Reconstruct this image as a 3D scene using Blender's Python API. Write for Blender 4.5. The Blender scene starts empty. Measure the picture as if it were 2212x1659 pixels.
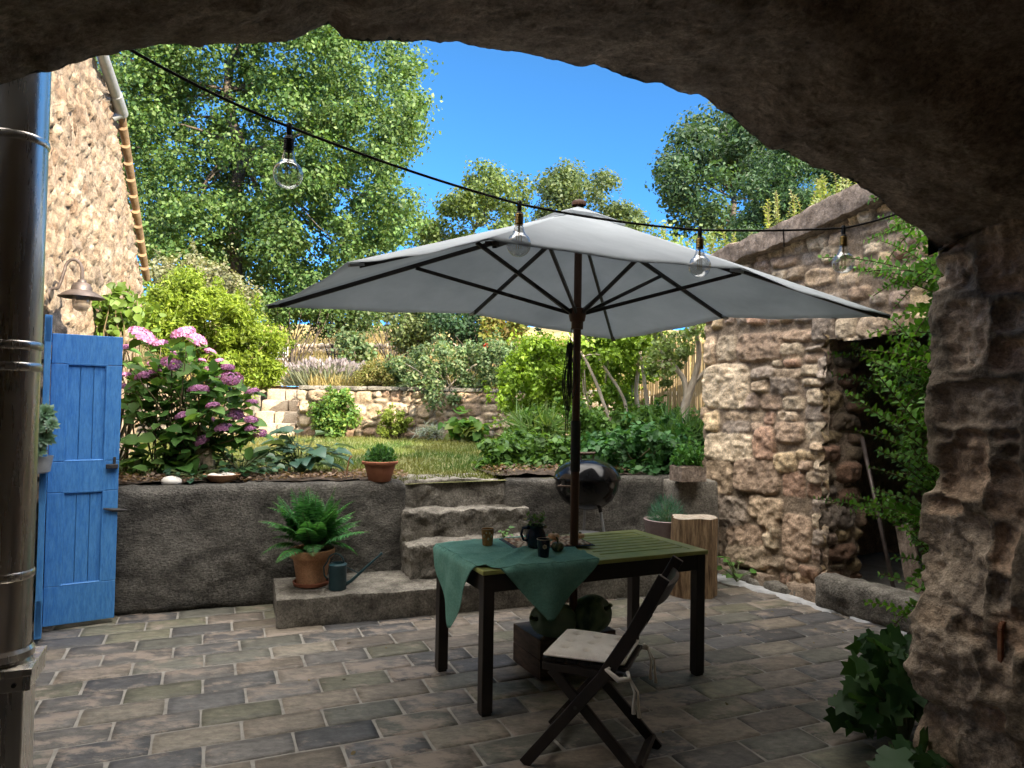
import bpy, bmesh, math, random
import numpy as np
from mathutils import Vector, Matrix

# ------------------------------------------------------------------ camera, sky, sun, exposure
SC = bpy.context.scene
COL = SC.collection
F_PX, CX, CY = 1533.0, 1106.0, 829.5          # focal length and centre in units of a 2212 px wide frame
EYE = Vector((0, 0, 1.6))
PITCH, ROLL = math.radians(1.6), 0.017
cam_data = bpy.data.cameras.new('camera')
cam = bpy.data.objects.new('camera', cam_data)
COL.objects.link(cam)
cam_data.sensor_width = 36.0
cam_data.lens = 36.0 * F_PX / 2212.0
cam_data.clip_start, cam_data.clip_end = 0.05, 2000.0
CAM_ROT = Matrix.Rotation(math.pi / 2 + PITCH, 3, 'X') @ Matrix.Rotation(ROLL, 3, 'Z')
cam.matrix_world = Matrix.Translation(EYE) @ CAM_ROT.to_4x4()
SC.camera = cam

SUN_ELEV = math.radians(25.0)
SUN_H = Vector((0.76, -0.65, 0)).normalized()             # horizontal direction towards the sun
TO_SUN = (SUN_H * math.cos(SUN_ELEV) + Vector((0, 0, math.sin(SUN_ELEV)))).normalized()
world = bpy.data.worlds.new('World')
SC.world = world
world.use_nodes = True
wn = world.node_tree
sky = wn.nodes.new('ShaderNodeTexSky')
sky.sky_type = 'NISHITA'
sky.sun_disc = False
sky.sun_elevation = SUN_ELEV
sky.sun_rotation = math.atan2(SUN_H.x, SUN_H.y)
sky.air_density, sky.dust_density, sky.ozone_density = 1.0, 0.0, 5.0
sky.altitude = 13000.0
# unseen bright cloud added overhead to fill the shaded courtyard; clear deep blue over the garden
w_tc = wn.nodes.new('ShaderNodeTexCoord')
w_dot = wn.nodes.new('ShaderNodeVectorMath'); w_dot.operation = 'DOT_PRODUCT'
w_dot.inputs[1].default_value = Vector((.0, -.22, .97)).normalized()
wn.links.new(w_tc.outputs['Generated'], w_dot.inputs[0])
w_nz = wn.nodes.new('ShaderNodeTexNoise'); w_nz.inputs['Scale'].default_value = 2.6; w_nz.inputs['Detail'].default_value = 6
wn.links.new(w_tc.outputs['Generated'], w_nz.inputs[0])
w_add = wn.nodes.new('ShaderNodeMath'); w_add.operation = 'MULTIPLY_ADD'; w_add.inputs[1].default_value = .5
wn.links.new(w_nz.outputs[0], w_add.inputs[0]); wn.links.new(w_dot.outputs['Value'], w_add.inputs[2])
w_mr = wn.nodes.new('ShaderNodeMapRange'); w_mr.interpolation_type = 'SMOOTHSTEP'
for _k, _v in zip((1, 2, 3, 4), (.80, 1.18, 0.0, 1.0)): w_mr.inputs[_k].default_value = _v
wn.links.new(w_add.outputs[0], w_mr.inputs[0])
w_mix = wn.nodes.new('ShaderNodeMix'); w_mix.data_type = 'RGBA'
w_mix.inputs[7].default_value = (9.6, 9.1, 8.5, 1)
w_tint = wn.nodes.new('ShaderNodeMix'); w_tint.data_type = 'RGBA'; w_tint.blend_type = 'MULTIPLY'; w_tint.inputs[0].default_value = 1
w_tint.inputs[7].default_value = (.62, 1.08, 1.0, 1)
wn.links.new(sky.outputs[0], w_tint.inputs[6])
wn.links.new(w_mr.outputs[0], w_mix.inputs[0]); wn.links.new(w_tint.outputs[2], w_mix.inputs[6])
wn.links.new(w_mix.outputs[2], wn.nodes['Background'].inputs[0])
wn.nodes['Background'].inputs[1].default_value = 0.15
sun_data = bpy.data.lights.new('sun', 'SUN')
sun_data.energy, sun_data.angle, sun_data.color = 3.1, math.radians(0.5), (1.0, 0.87, 0.68)
sun = bpy.data.objects.new('sun', sun_data)
COL.objects.link(sun)
sun.rotation_euler = TO_SUN.to_track_quat('Z', 'Y').to_euler()
SC.view_settings.view_transform = 'Standard'
SC.view_settings.look = 'None'
SC.view_settings.gamma = 1.0
SC.view_settings.exposure = 2.6
try:
    SC.cycles.use_denoising = True
    SC.cycles.max_bounces = 10
    SC.cycles.diffuse_bounces = 6
    SC.cycles.transparent_max_bounces = 12
    SC.cycles.sample_clamp_indirect = 6.0
    SC.cycles.caustics_reflective = False
    SC.cycles.caustics_refractive = False
except Exception:
    pass

# ------------------------------------------------------------------ helpers
random.seed(5)
RNG = np.random.default_rng(11)
ORG = {}


def ray(u, v):
    return CAM_ROT @ Vector(((u - CX) / F_PX, -(v - CY) / F_PX, -1.0))


def at(u, v, y):
    """world point seen at (u, v) of the photo at the distance y in front of the camera"""
    d = ray(u, v)
    return EYE + d * (y / d.y)


def gnd(u, v, z=0.0):
    d = ray(u, v)
    return EYE + d * ((z - EYE.z) / d.z)


def tag(o, label=None, cat=None, group=None, kind=None):
    if label: o['label'] = label
    if cat: o['category'] = cat
    if group: o['group'] = group
    if kind: o['kind'] = kind
    return o


def thing(name, label, cat, loc=(0, 0, 0), group=None):
    o = bpy.data.objects.new(name, None)
    o.empty_display_size = 0.1
    COL.objects.link(o)
    o.location = loc
    ORG[o.name] = Vector(loc)
    return tag(o, label, cat, group)


def link(name, me, mat, parent=None, origin=None):
    """link a mesh whose vertices are in world space; origin: location of a top-level mesh thing"""
    o = bpy.data.objects.new(name, me)
    COL.objects.link(o)
    if mat is not None and not me.materials:
        me.materials.append(mat)
    if parent is not None:
        off = ORG.get(parent.name, Vector((0, 0, 0)))
        o.parent = parent
        me.transform(Matrix.Translation(-off))
        ORG[o.name] = off
    elif origin is not None:
        me.transform(Matrix.Translation(-Vector(origin)))
        o.location = origin
        ORG[o.name] = Vector(origin)
    return o


def np_mesh(V, Fc, col=None, smooth=False):
    V = np.ascontiguousarray(V, dtype=np.float32).reshape(-1, 3)
    Fc = np.ascontiguousarray(Fc, dtype=np.int32)
    me = bpy.data.meshes.new('mesh')
    k = Fc.shape[1]
    me.vertices.add(len(V)); me.vertices.foreach_set('co', V.ravel())
    me.loops.add(Fc.size); me.loops.foreach_set('vertex_index', Fc.ravel())
    me.polygons.add(len(Fc)); me.polygons.foreach_set('loop_start', np.arange(0, Fc.size, k, dtype=np.int32))
    if smooth:
        me.polygons.foreach_set('use_smooth', np.ones(len(Fc), dtype=bool))
    me.update(calc_edges=True)
    if col is not None:
        set_col(me, col)
    return me


def set_col(me, col):
    col = np.asarray(col, dtype=np.float32)
    if col.shape[1] == 3:
        col = np.concatenate([col, np.ones((len(col), 1), np.float32)], 1)
    a = me.color_attributes.new('Col', 'FLOAT_COLOR', 'POINT')
    a.data.foreach_set('color', col.ravel())


def _h(ix, iy, iz, seed):
    n = (ix.astype(np.int64) * 374761393 + iy.astype(np.int64) * 668265263 + iz.astype(np.int64) * 2147483647 + seed * 1274126177) & 0xffffffff
    n = ((n ^ (n >> 13)) * 1274126177) & 0xffffffff
    n = ((n ^ (n >> 16)) * 2246822519) & 0xffffffff
    return ((n ^ (n >> 15)) & 0xffffff) / float(0xffffff)


def vnoise(p, seed=0):
    p = np.asarray(p, float)
    i = np.floor(p).astype(np.int64); f = p - i
    f = f * f * (3 - 2 * f)
    r = 0
    for dx in (0, 1):
        for dy in (0, 1):
            for dz in (0, 1):
                w = (f[..., 0] if dx else 1 - f[..., 0]) * (f[..., 1] if dy else 1 - f[..., 1]) * (f[..., 2] if dz else 1 - f[..., 2])
                r = r + w * _h(i[..., 0] + dx, i[..., 1] + dy, i[..., 2] + dz, seed)
    return r * 2 - 1


def fbm(p, seed=0, octv=4, gain=0.5):
    r, a, s = 0, 1.0, 0
    p = np.asarray(p, float)
    for k in range(octv):
        r = r + a * vnoise(p * 2 ** k, seed + k * 17); s += a; a *= gain
    return r / s


class MB:
    """collects simple solids into one mesh"""
    def __init__(self):
        self.v, self.f = [], []

    def add(self, vs, fs):
        o = len(self.v)
        self.v += [tuple(x) for x in vs]
        self.f += [tuple(i + o for i in f) for f in fs]
        return self

    def box(self, c, size, ax=None):
        """box centred on c; ax: three axis vectors"""
        c = Vector(c)
        ax = ax or (Vector((1, 0, 0)), Vector((0, 1, 0)), Vector((0, 0, 1)))
        X, Y, Z = (Vector(a) * s / 2 for a, s in zip(ax, size))
        vs = [c + X * i + Y * j + Z * k for k in (-1, 1) for j in (-1, 1) for i in (-1, 1)]
        return self.add(vs, [(0, 2, 3, 1), (4, 5, 7, 6), (0, 1, 5, 4), (2, 6, 7, 3), (0, 4, 6, 2), (1, 3, 7, 5)])

    def bar(self, p0, p1, w, h, up=(0, 0, 1)):
        p0, p1 = Vector(p0), Vector(p1)
        d = (p1 - p0); L = d.length; d.normalize()
        x = d.cross(Vector(up))
        if x.length < 1e-4: x = d.cross(Vector((1, 0, 0)))
        x.normalize(); z = x.cross(d)
        return self.box((p0 + p1) / 2, (w, L, h), (x, d, z))

    def tube(self, pts, r, n=8, cap=True):
        pts = [Vector(p) for p in pts]
        rs = r if hasattr(r, '__len__') else [r] * len(pts)
        vs, fs = [], []
        prev = None
        for i, p in enumerate(pts):
            d = (pts[min(i + 1, len(pts) - 1)] - pts[max(i - 1, 0)]).normalized()
            if prev is None:
                x = d.orthogonal().normalized()
            else:
                x = prev - d * prev.dot(d)
                x = x.normalized() if x.length > 1e-6 else d.orthogonal().normalized()
            prev = x
            y = d.cross(x)
            for k in range(n):
                a = 2 * math.pi * k / n
                vs.append(p + (x * math.cos(a) + y * math.sin(a)) * rs[i])
        for i in range(len(pts) - 1):
            for k in range(n):
                fs.append((i * n + k, i * n + (k + 1) % n, (i + 1) * n + (k + 1) % n, (i + 1) * n + k))
        if cap:
            fs.append(tuple(range(n))[::-1]); fs.append(tuple((len(pts) - 1) * n + k for k in range(n)))
        return self.add(vs, fs)

    def lathe(self, prof, c=(0, 0, 0), n=32, cap_bottom=True, cap_top=False, wob=0.0, seed=0):
        """profile of (radius, z) turned about the vertical through c"""
        c = Vector(c); vs, fs = [], []
        rnd = random.Random(seed)
        ph = [rnd.uniform(0, 6.28) for _ in range(4)]
        for r, z in prof:
            for k in range(n):
                a = 2 * math.pi * k / n
                rr = r * (1 + wob * (math.sin(3 * a + ph[0]) * .5 + math.sin(5 * a + ph[1] + z * 4) * .3 + math.sin(9 * a + ph[2]) * .3))
                vs.append(c + Vector((rr * math.cos(a), rr * math.sin(a), z)))
        m = len(prof)
        for i in range(m - 1):
            for k in range(n):
                fs.append((i * n + k, i * n + (k + 1) % n, (i + 1) * n + (k + 1) % n, (i + 1) * n + k))
        if cap_bottom: fs.append(tuple(range(n))[::-1])
        if cap_top: fs.append(tuple((m - 1) * n + k for k in range(n)))
        return self.add(vs, fs)

    def blob(self, c, size, seed=0, sub=2, rough=0.18, freq=1.6):
        bm = bmesh.new()
        bmesh.ops.create_icosphere(bm, subdivisions=sub, radius=1)
        P = np.array([v.co[:] for v in bm.verts])
        k = 1 + rough * fbm(P * freq + seed * 7.3, seed, 3)
        P = P * k[:, None] * np.array(size) + np.array(c)
        fs = [tuple(v.index for v in f.verts) for f in bm.faces]
        bm.free()
        return self.add(P.tolist(), fs)

    def mesh(self, smooth=False):
        me = bpy.data.meshes.new('mesh')
        me.from_pydata([tuple(x) for x in self.v], [], self.f)
        if smooth:
            me.polygons.foreach_set('use_smooth', np.ones(len(me.polygons), dtype=bool))
        me.update()
        return me

    def build(self, name, mat, parent=None, smooth=False, bevel=0, origin=None, seg=2, auto=None):
        o = link(name, self.mesh(smooth), mat, parent, origin)
        if bevel:
            m = o.modifiers.new('bevel', 'BEVEL'); m.width = bevel; m.segments = seg; m.limit_method = 'ANGLE'; m.angle_limit = 0.6
        if auto:
            o.data.set_sharp_from_angle(angle=auto)
        return o


# ------------------------------------------------------------------ materials
def nodes(name):
    m = bpy.data.materials.new(name); m.use_nodes = True
    nt = m.node_tree
    return m, nt, nt.nodes['Principled BSDF']


def N(nt, typ, **kw):
    n = nt.nodes.new(typ)
    for k, v in kw.items():
        if k.startswith('i_'):
            n.inputs[k[2:].replace('_', ' ')].default_value = v
        else:
            setattr(n, k, v)
    return n


def rgb(c):
    return (c[0], c[1], c[2], 1.0)


def ramp(nt, fac, stops):
    r = nt.nodes.new('ShaderNodeValToRGB')
    while len(r.color_ramp.elements) > len(stops): r.color_ramp.elements.remove(r.color_ramp.elements[-1])
    while len(r.color_ramp.elements) < len(stops): r.color_ramp.elements.new(0.5)
    for e, (p, c) in zip(r.color_ramp.elements, stops):
        e.position = p; e.color = rgb(c) if hasattr(c, '__len__') else (c, c, c, 1)
    nt.links.new(fac, r.inputs[0])
    return r.outputs[0]


def mat(name, col, col2=None, scale=6.0, rough=0.8, bump=0.15, bscale=40.0, metal=0.0, attr=False, stretch=(1, 1, 1), detail=6.0, spec=0.4, dist=0.01, rough2=None, lo=.35, hi=.65, fine=0.0, fscale=None):
    """principled material mottled between col and col2 by noise; attr: multiplies the mesh's own 'Col'"""
    m, nt, b = nodes(name)
    tc = N(nt, 'ShaderNodeTexCoord')
    mp = N(nt, 'ShaderNodeMapping'); mp.inputs['Scale'].default_value = stretch
    nt.links.new(tc.outputs['Object'], mp.inputs[0])
    nz = N(nt, 'ShaderNodeTexNoise', i_Scale=scale, i_Detail=detail, i_Roughness=0.65)
    nt.links.new(mp.outputs[0], nz.inputs[0])
    c = ramp(nt, nz.outputs[0], [(lo, col), (hi, col2 if col2 is not None else col)])
    if fine:
        n3 = N(nt, 'ShaderNodeTexNoise', i_Scale=fscale or bscale * 1.6, i_Detail=6.0, i_Roughness=0.8)
        nt.links.new(mp.outputs[0], n3.inputs[0])
        g = ramp(nt, n3.outputs[0], [(.34, 1 - fine), (.5, 1.0), (.66, 1 + fine)])
        mg = N(nt, 'ShaderNodeMix', data_type='RGBA', blend_type='MULTIPLY'); mg.inputs[0].default_value = 1
        nt.links.new(c, mg.inputs[6]); nt.links.new(g, mg.inputs[7]); c = mg.outputs[2]
    if attr:
        a = N(nt, 'ShaderNodeAttribute', attribute_name='Col')
        mx = N(nt, 'ShaderNodeMix', data_type='RGBA', blend_type='MULTIPLY'); mx.inputs[0].default_value = 1
        nt.links.new(c, mx.inputs[6]); nt.links.new(a.outputs[0], mx.inputs[7]); c = mx.outputs[2]
    nt.links.new(c, b.inputs['Base Color'])
    b.inputs['Roughness'].default_value = rough
    if rough2 is not None:
        nt.links.new(ramp(nt, nz.outputs[0], [(.35, rough), (.65, rough2)]), b.inputs['Roughness'])
    b.inputs['Metallic'].default_value = metal
    b.inputs['Specular IOR Level'].default_value = spec
    if bump:
        n2 = N(nt, 'ShaderNodeTexNoise', i_Scale=bscale, i_Detail=8.0, i_Roughness=0.7)
        nt.links.new(mp.outputs[0], n2.inputs[0])
        bp = N(nt, 'ShaderNodeBump', i_Strength=bump, i_Distance=dist)
        nt.links.new(n2.outputs[0], bp.inputs['Height']); nt.links.new(bp.outputs[0], b.inputs['Normal'])
    return m


def leaf_mat(name, tint=(1, 1, 1), trans=0.4, rough=0.5, spec=0.3):
    m, nt, b = nodes(name)
    a = N(nt, 'ShaderNodeAttribute', attribute_name='Col')
    mx = N(nt, 'ShaderNodeMix', data_type='RGBA', blend_type='MULTIPLY'); mx.inputs[0].default_value = 1
    mx.inputs[7].default_value = rgb(tint)
    nt.links.new(a.outputs[0], mx.inputs[6])
    nt.links.new(mx.outputs[2], b.inputs['Base Color'])
    b.inputs['Roughness'].default_value = rough; b.inputs['Specular IOR Level'].default_value = spec
    t = N(nt, 'ShaderNodeBsdfTranslucent')
    m2 = N(nt, 'ShaderNodeMix', data_type='RGBA', blend_type='MULTIPLY'); m2.inputs[0].default_value = 1
    m2.inputs[7].default_value = (1.25, 1.2, .55, 1)
    nt.links.new(mx.outputs[2], m2.inputs[6]); nt.links.new(m2.outputs[2], t.inputs[0])
    ms = N(nt, 'ShaderNodeMixShader'); ms.inputs[0].default_value = trans
    nt.links.new(b.outputs[0], ms.inputs[1]); nt.links.new(t.outputs[0], ms.inputs[2])
    nt.links.new(ms.outputs[0], nt.nodes['Material Output'].inputs[0])
    return m


M = {}
M['leaf'] = leaf_mat('leaf')
M['glossy_leaf'] = leaf_mat('glossy_leaf', trans=0.25, rough=0.35, spec=0.5)
M['petal'] = leaf_mat('petal', trans=0.35, rough=0.7, spec=0.15)
M['bark'] = mat('bark', (.055, .042, .03), (.13, .105, .08), 9, .95, .8, 18, stretch=(1, 1, .35), dist=.03, fine=.4)
M['pale_bark'] = mat('pale_bark', (.30, .24, .18), (.5, .43, .34), 9, .9, .4, 20, stretch=(1, 1, .4))
M['stem'] = mat('stem', (.09, .06, .03), (.16, .13, .06), 20, .8, .1)
M['green_stem'] = mat('green_stem', (.06, .10, .03), (.12, .14, .05), 20, .7, .1)
M['stone'] = mat('stone', (.5, .47, .44), (1.15, 1.12, 1.08), 14, .95, .9, 45, attr=True, dist=.02, lo=.3, hi=.72, detail=9, fine=.5, fscale=60)
M['vault'] = mat('vault', (.20, .145, .10), (.58, .45, .335), 7, .97, 1.0, 30, dist=.05, detail=14, lo=.3, hi=.7, fine=.5, fscale=42)
M['render_wall'] = mat('render_wall', (.055, .050, .042), (.27, .25, .215), 3.4, .97, 1.0, 42, dist=.12, detail=10, stretch=(1, 1, 1.8), fine=.75, fscale=55)
M['concrete'] = mat('concrete', (.085, .076, .062), (.27, .248, .21), 7, .95, 1.0, 45, dist=.02, detail=9, fine=.6, fscale=60)
M['soil'] = mat('soil', (.035, .026, .019), (.11, .08, .058), 22, .98, 1.0, 60, dist=.03, fine=.5)
M['grout'] = mat('grout', (.19, .178, .158), (.30, .285, .255), 7, .95, .5, 60)
def tile_mat():
    """fired clay tiles: dark crust worn through to paler clay in ragged patches"""
    m, nt, b = nodes('tile')
    tc = N(nt, 'ShaderNodeTexCoord'); mp = N(nt, 'ShaderNodeMapping'); mp.inputs['Rotation'].default_value = (0, 0, -math.radians(23)); mp.inputs['Scale'].default_value = (.55, 1, 1)
    nt.links.new(tc.outputs['Object'], mp.inputs[0])
    a = N(nt, 'ShaderNodeAttribute', attribute_name='Col')
    n1 = N(nt, 'ShaderNodeTexNoise', i_Scale=26.0, i_Detail=12.0, i_Roughness=.75); nt.links.new(mp.outputs[0], n1.inputs[0])
    n2 = N(nt, 'ShaderNodeTexNoise', i_Scale=9.0, i_Detail=12.0, i_Roughness=.72); nt.links.new(mp.outputs[0], n2.inputs[0])
    mott = ramp(nt, n1.outputs[0], [(.3, .45), (.5, 1.0), (.72, 1.7)])
    mx = N(nt, 'ShaderNodeMix', data_type='RGBA', blend_type='MULTIPLY'); mx.inputs[0].default_value = 1
    nt.links.new(a.outputs['Color'], mx.inputs[6]); nt.links.new(mott, mx.inputs[7])
    ad = N(nt, 'ShaderNodeMath', operation='MULTIPLY_ADD'); ad.inputs[1].default_value = .16
    nt.links.new(a.outputs['Alpha'], ad.inputs[0]); nt.links.new(n2.outputs[0], ad.inputs[2])
    k = ramp(nt, ad.outputs[0], [(.60, 0.0), (.70, .85)])
    m2 = N(nt, 'ShaderNodeMix', data_type='RGBA'); m2.inputs[7].default_value = (.255, .208, .168, 1)
    nt.links.new(k, m2.inputs[0]); nt.links.new(mx.outputs[2], m2.inputs[6]); nt.links.new(m2.outputs[2], b.inputs['Base Color'])
    b.inputs['Roughness'].default_value = .6; b.inputs['Specular IOR Level'].default_value = .45
    bp = N(nt, 'ShaderNodeBump', i_Strength=.5, i_Distance=.006); nt.links.new(n1.outputs[0], bp.inputs['Height']); nt.links.new(bp.outputs[0], b.inputs['Normal'])
    return m


M['tile'] = tile_mat()
M['lawn'] = mat('lawn', (.07, .10, .03), (.20, .18, .07), 1.3, .98, .6, 30, dist=.03, detail=9)
M['field'] = mat('field', (.26, .20, .085), (.38, .30, .14), .7, .98, .6, 12, dist=.05, detail=9)
M['blue'] = mat('blue_paint', (.038, .18, .49), (.082, .27, .58), 9, .55, .25, 30, stretch=(6, 6, 1), dist=.004, spec=.4, fine=.16, fscale=24)
M['iron'] = mat('iron', (.02, .02, .022), (.05, .045, .04), 30, .6, .2, 80)
M['rust'] = mat('rust', (.12, .045, .02), (.26, .11, .05), 30, .85, .4, 80)
M['dark_wood'] = mat('dark_wood', (.011, .008, .007), (.026, .018, .014), 8, .45, .2, 40, stretch=(1, 1, .15), dist=.004)
M['pole_wood'] = mat('pole_wood', (.06, .026, .014), (.12, .055, .03), 12, .5, .15, 40, stretch=(1, 1, .1), dist=.004)
M['top_wood'] = mat('top_wood', (.34, .37, .10), (.52, .52, .18), 7, .3, .25, 50, stretch=(1, 1, 1), dist=.003, spec=.5)
M['cloth'] = mat('green_cloth', (.135, .325, .265), (.20, .42, .345), 9, .92, .35, 260, dist=.002, spec=.15, fine=.2, fscale=90)
M['cushion'] = mat('cushion_cotton', (.72, .67, .58), (.82, .77, .69), 14, .95, .3, 220, dist=.002, spec=.1, fine=.12)
M['terracotta'] = mat('terracotta', (.40, .19, .095), (.56, .32, .18), 7, .9, .35, 50, dist=.004, fine=.3)
M['red_terracotta'] = mat('red_terracotta', (.25, .085, .045), (.38, .145, .08), 8, .8, .25, 50, dist=.004)
M['pink_pot'] = mat('pink_grey_glaze', (.17, .125, .12), (.27, .21, .20), 8, .5, .2, 30)
M['zinc_blue'] = mat('dark_teal_metal', (.014, .05, .062), (.03, .075, .09), 12, .42, .1, 60)
M['enamel'] = mat('black_enamel', (.006, .006, .007), (.008, .008, .009), 5, .13, 0, spec=.28)
M['steel'] = mat('steel', (.80, .74, .66), (.92, .87, .79), 3, .2, .10, 5, metal=.86, stretch=(6, 6, .5), dist=.004, rough2=.36)
M['zinc'] = mat('zinc', (.30, .31, .32), (.42, .43, .44), 8, .55, .1, 40, metal=.4)
M['lamp_metal'] = mat('aged_lamp_metal', (.085, .07, .065), (.15, .12, .11), 14, .5, .2, 60, metal=.6)
M['brass'] = mat('aged_brass', (.30, .19, .06), (.42, .28, .10), 20, .38, .1, 80, metal=1.0)
M['black_plastic'] = mat('black_plastic', (.015, .014, .013), (.025, .023, .02), 20, .55, .1)
M['cable'] = mat('cable', (.03, .026, .022), (.06, .05, .04), 60, .85, .4, 200)
M['white_stone'] = mat('white_stone', (.55, .52, .47), (.72, .69, .63), 10, .85, .3, 40)
M['log_bark'] = mat('log_bark', (.10, .055, .026), (.40, .27, .15), 16, .9, .9, 34, stretch=(1.6, 1.6, .2), dist=.03, lo=.36, hi=.62, fine=.4)
M['log_top'] = mat('log_end', (.26, .21, .16), (.42, .36, .29), 16, .9, .5, 40, fine=.3)
M['white_paint'] = mat('white_paint', (.72, .72, .70), (.8, .8, .78), 10, .5, .05)
M['timber'] = mat('timber', (.12, .088, .066), (.34, .27, .215), 9, .9, .9, 22, stretch=(1, 1, .8), dist=.03, detail=12, fine=.45, fscale=40)
M['crate_wood'] = mat('crate_wood', (.05, .032, .023), (.13, .085, .058), 9, .6, .3, 40, stretch=(.4, 1, 3), dist=.004)
M['roof_tile'] = mat('roof_tile', (.15, .095, .05), (.27, .18, .10), 9, .9, .5, 30)
M['reed'] = mat('reed', (.16, .115, .06), (.33, .25, .15), 40, .9, .5, 60, stretch=(1, 1, .05))
M['mortar'] = mat('pale_mortar', (.30, .305, .31), (.46, .465, .47), 9, .95, .6, 40, dist=.01)


def glass_mat(name, tint=(.95, .97, .97), k=0.10, body=0.0):
    m, nt, b = nodes(name)
    t = N(nt, 'ShaderNodeBsdfTransparent'); t.inputs[0].default_value = rgb(tint)
    g = N(nt, 'ShaderNodeBsdfGlossy'); g.inputs['Roughness'].default_value = .03
    lw = N(nt, 'ShaderNodeLayerWeight'); lw.inputs[0].default_value = .35
    mth = N(nt, 'ShaderNodeMath', operation='MULTIPLY_ADD'); mth.inputs[1].default_value = .55; mth.inputs[2].default_value = k
    nt.links.new(lw.outputs['Facing'], mth.inputs[0])
    ms = N(nt, 'ShaderNodeMixShader')
    nt.links.new(mth.outputs[0], ms.inputs[0]); nt.links.new(t.outputs[0], ms.inputs[1]); nt.links.new(g.outputs[0], ms.inputs[2])
    out = ms.outputs[0]
    if body:
        d = N(nt, 'ShaderNodeBsdfDiffuse'); d.inputs[0].default_value = (.6, .52, .42, 1)
        m2 = N(nt, 'ShaderNodeMixShader'); m2.inputs[0].default_value = body
        nt.links.new(out, m2.inputs[1]); nt.links.new(d.outputs[0], m2.inputs[2]); out = m2.outputs[0]
    nt.links.new(out, nt.nodes['Material Output'].inputs[0])
    return m


M['glass'] = glass_mat('clear_glass', k=.15, body=.09)
M['dusty_glass'] = glass_mat('dusty_glass', (.9, .86, .8), .06, .4)


def canopy_mat():
    m, nt, b = nodes('canopy_fabric')
    tc = N(nt, 'ShaderNodeTexCoord')
    nz = N(nt, 'ShaderNodeTexNoise', i_Scale=2.2, i_Detail=8.0, i_Roughness=.7)
    nt.links.new(tc.outputs['Object'], nz.inputs[0])
    c = ramp(nt, nz.outputs[0], [(.3, (.37, .40, .42)), (.7, (.47, .50, .52))])
    vo = N(nt, 'ShaderNodeTexVoronoi', i_Scale=2.3); vo.distance = 'EUCLIDEAN'
    nt.links.new(tc.outputs['Object'], vo.inputs[0])
    sp = ramp(nt, vo.outputs['Distance'], [(.03, .55), (.055, 1.0)])      # a few mildew spots
    mx = N(nt, 'ShaderNodeMix', data_type='RGBA', blend_type='MULTIPLY'); mx.inputs[0].default_value = 1
    nt.links.new(c, mx.inputs[6]); nt.links.new(sp, mx.inputs[7])
    nt.links.new(mx.outputs[2], b.inputs['Base Color'])
    b.inputs['Roughness'].default_value = .9; b.inputs['Specular IOR Level'].default_value = .15
    n2 = N(nt, 'ShaderNodeTexNoise', i_Scale=14.0, i_Detail=6.0)
    nt.links.new(tc.outputs['Object'], n2.inputs[0])
    bp = N(nt, 'ShaderNodeBump', i_Strength=.25, i_Distance=.01)
    nt.links.new(n2.outputs[0], bp.inputs['Height']); nt.links.new(bp.outputs[0], b.inputs['Normal'])
    t = N(nt, 'ShaderNodeBsdfTranslucent'); nt.links.new(mx.outputs[2], t.inputs[0])
    ms = N(nt, 'ShaderNodeMixShader'); ms.inputs[0].default_value = .42
    nt.links.new(b.outputs[0], ms.inputs[1]); nt.links.new(t.outputs[0], ms.inputs[2])
    nt.links.new(ms.outputs[0], nt.nodes['Material Output'].inputs[0])
    return m


M['canopy'] = canopy_mat()

# ------------------------------------------------------------------ stone walls
STONE_COLS = np.array([(.30, .235, .165), (.36, .27, .18), (.28, .20, .14), (.40, .33, .235), (.31, .19, .13), (.24, .20, .165), (.42, .32, .185), (.33, .25, .20)])


def layout(W, H, ch, cw, seed, split=.35):
    r = random.Random(seed); cells = []
    y = -ch * .3
    while y < H + ch * .3:
        h = ch * r.uniform(.6, 1.4); x = -cw * r.uniform(.2, 1)
        while x < W + cw * .3:
            w = cw * r.uniform(.45, 1.6)
            if h > ch * .9 and r.random() < split:
                k = r.uniform(.35, .65)
                cells.append((x + w / 2, y + h * k / 2, w / 2, h * k / 2))
                w2 = w * r.uniform(.4, .7)
                cells.append((x + w2 / 2, y + h * (1 + k) / 2, w2 / 2, h * (1 - k) / 2))
                cells.append((x + (w + w2) / 2, y + h * (1 + k) / 2, (w - w2) / 2, h * (1 - k) / 2))
            else:
                cells.append((x + w / 2, y + h / 2 + r.uniform(-.12, .12) * h, w / 2, h / 2 * r.uniform(.92, 1.12)))
            x += w
        y += h
    return np.array(cells)


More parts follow.
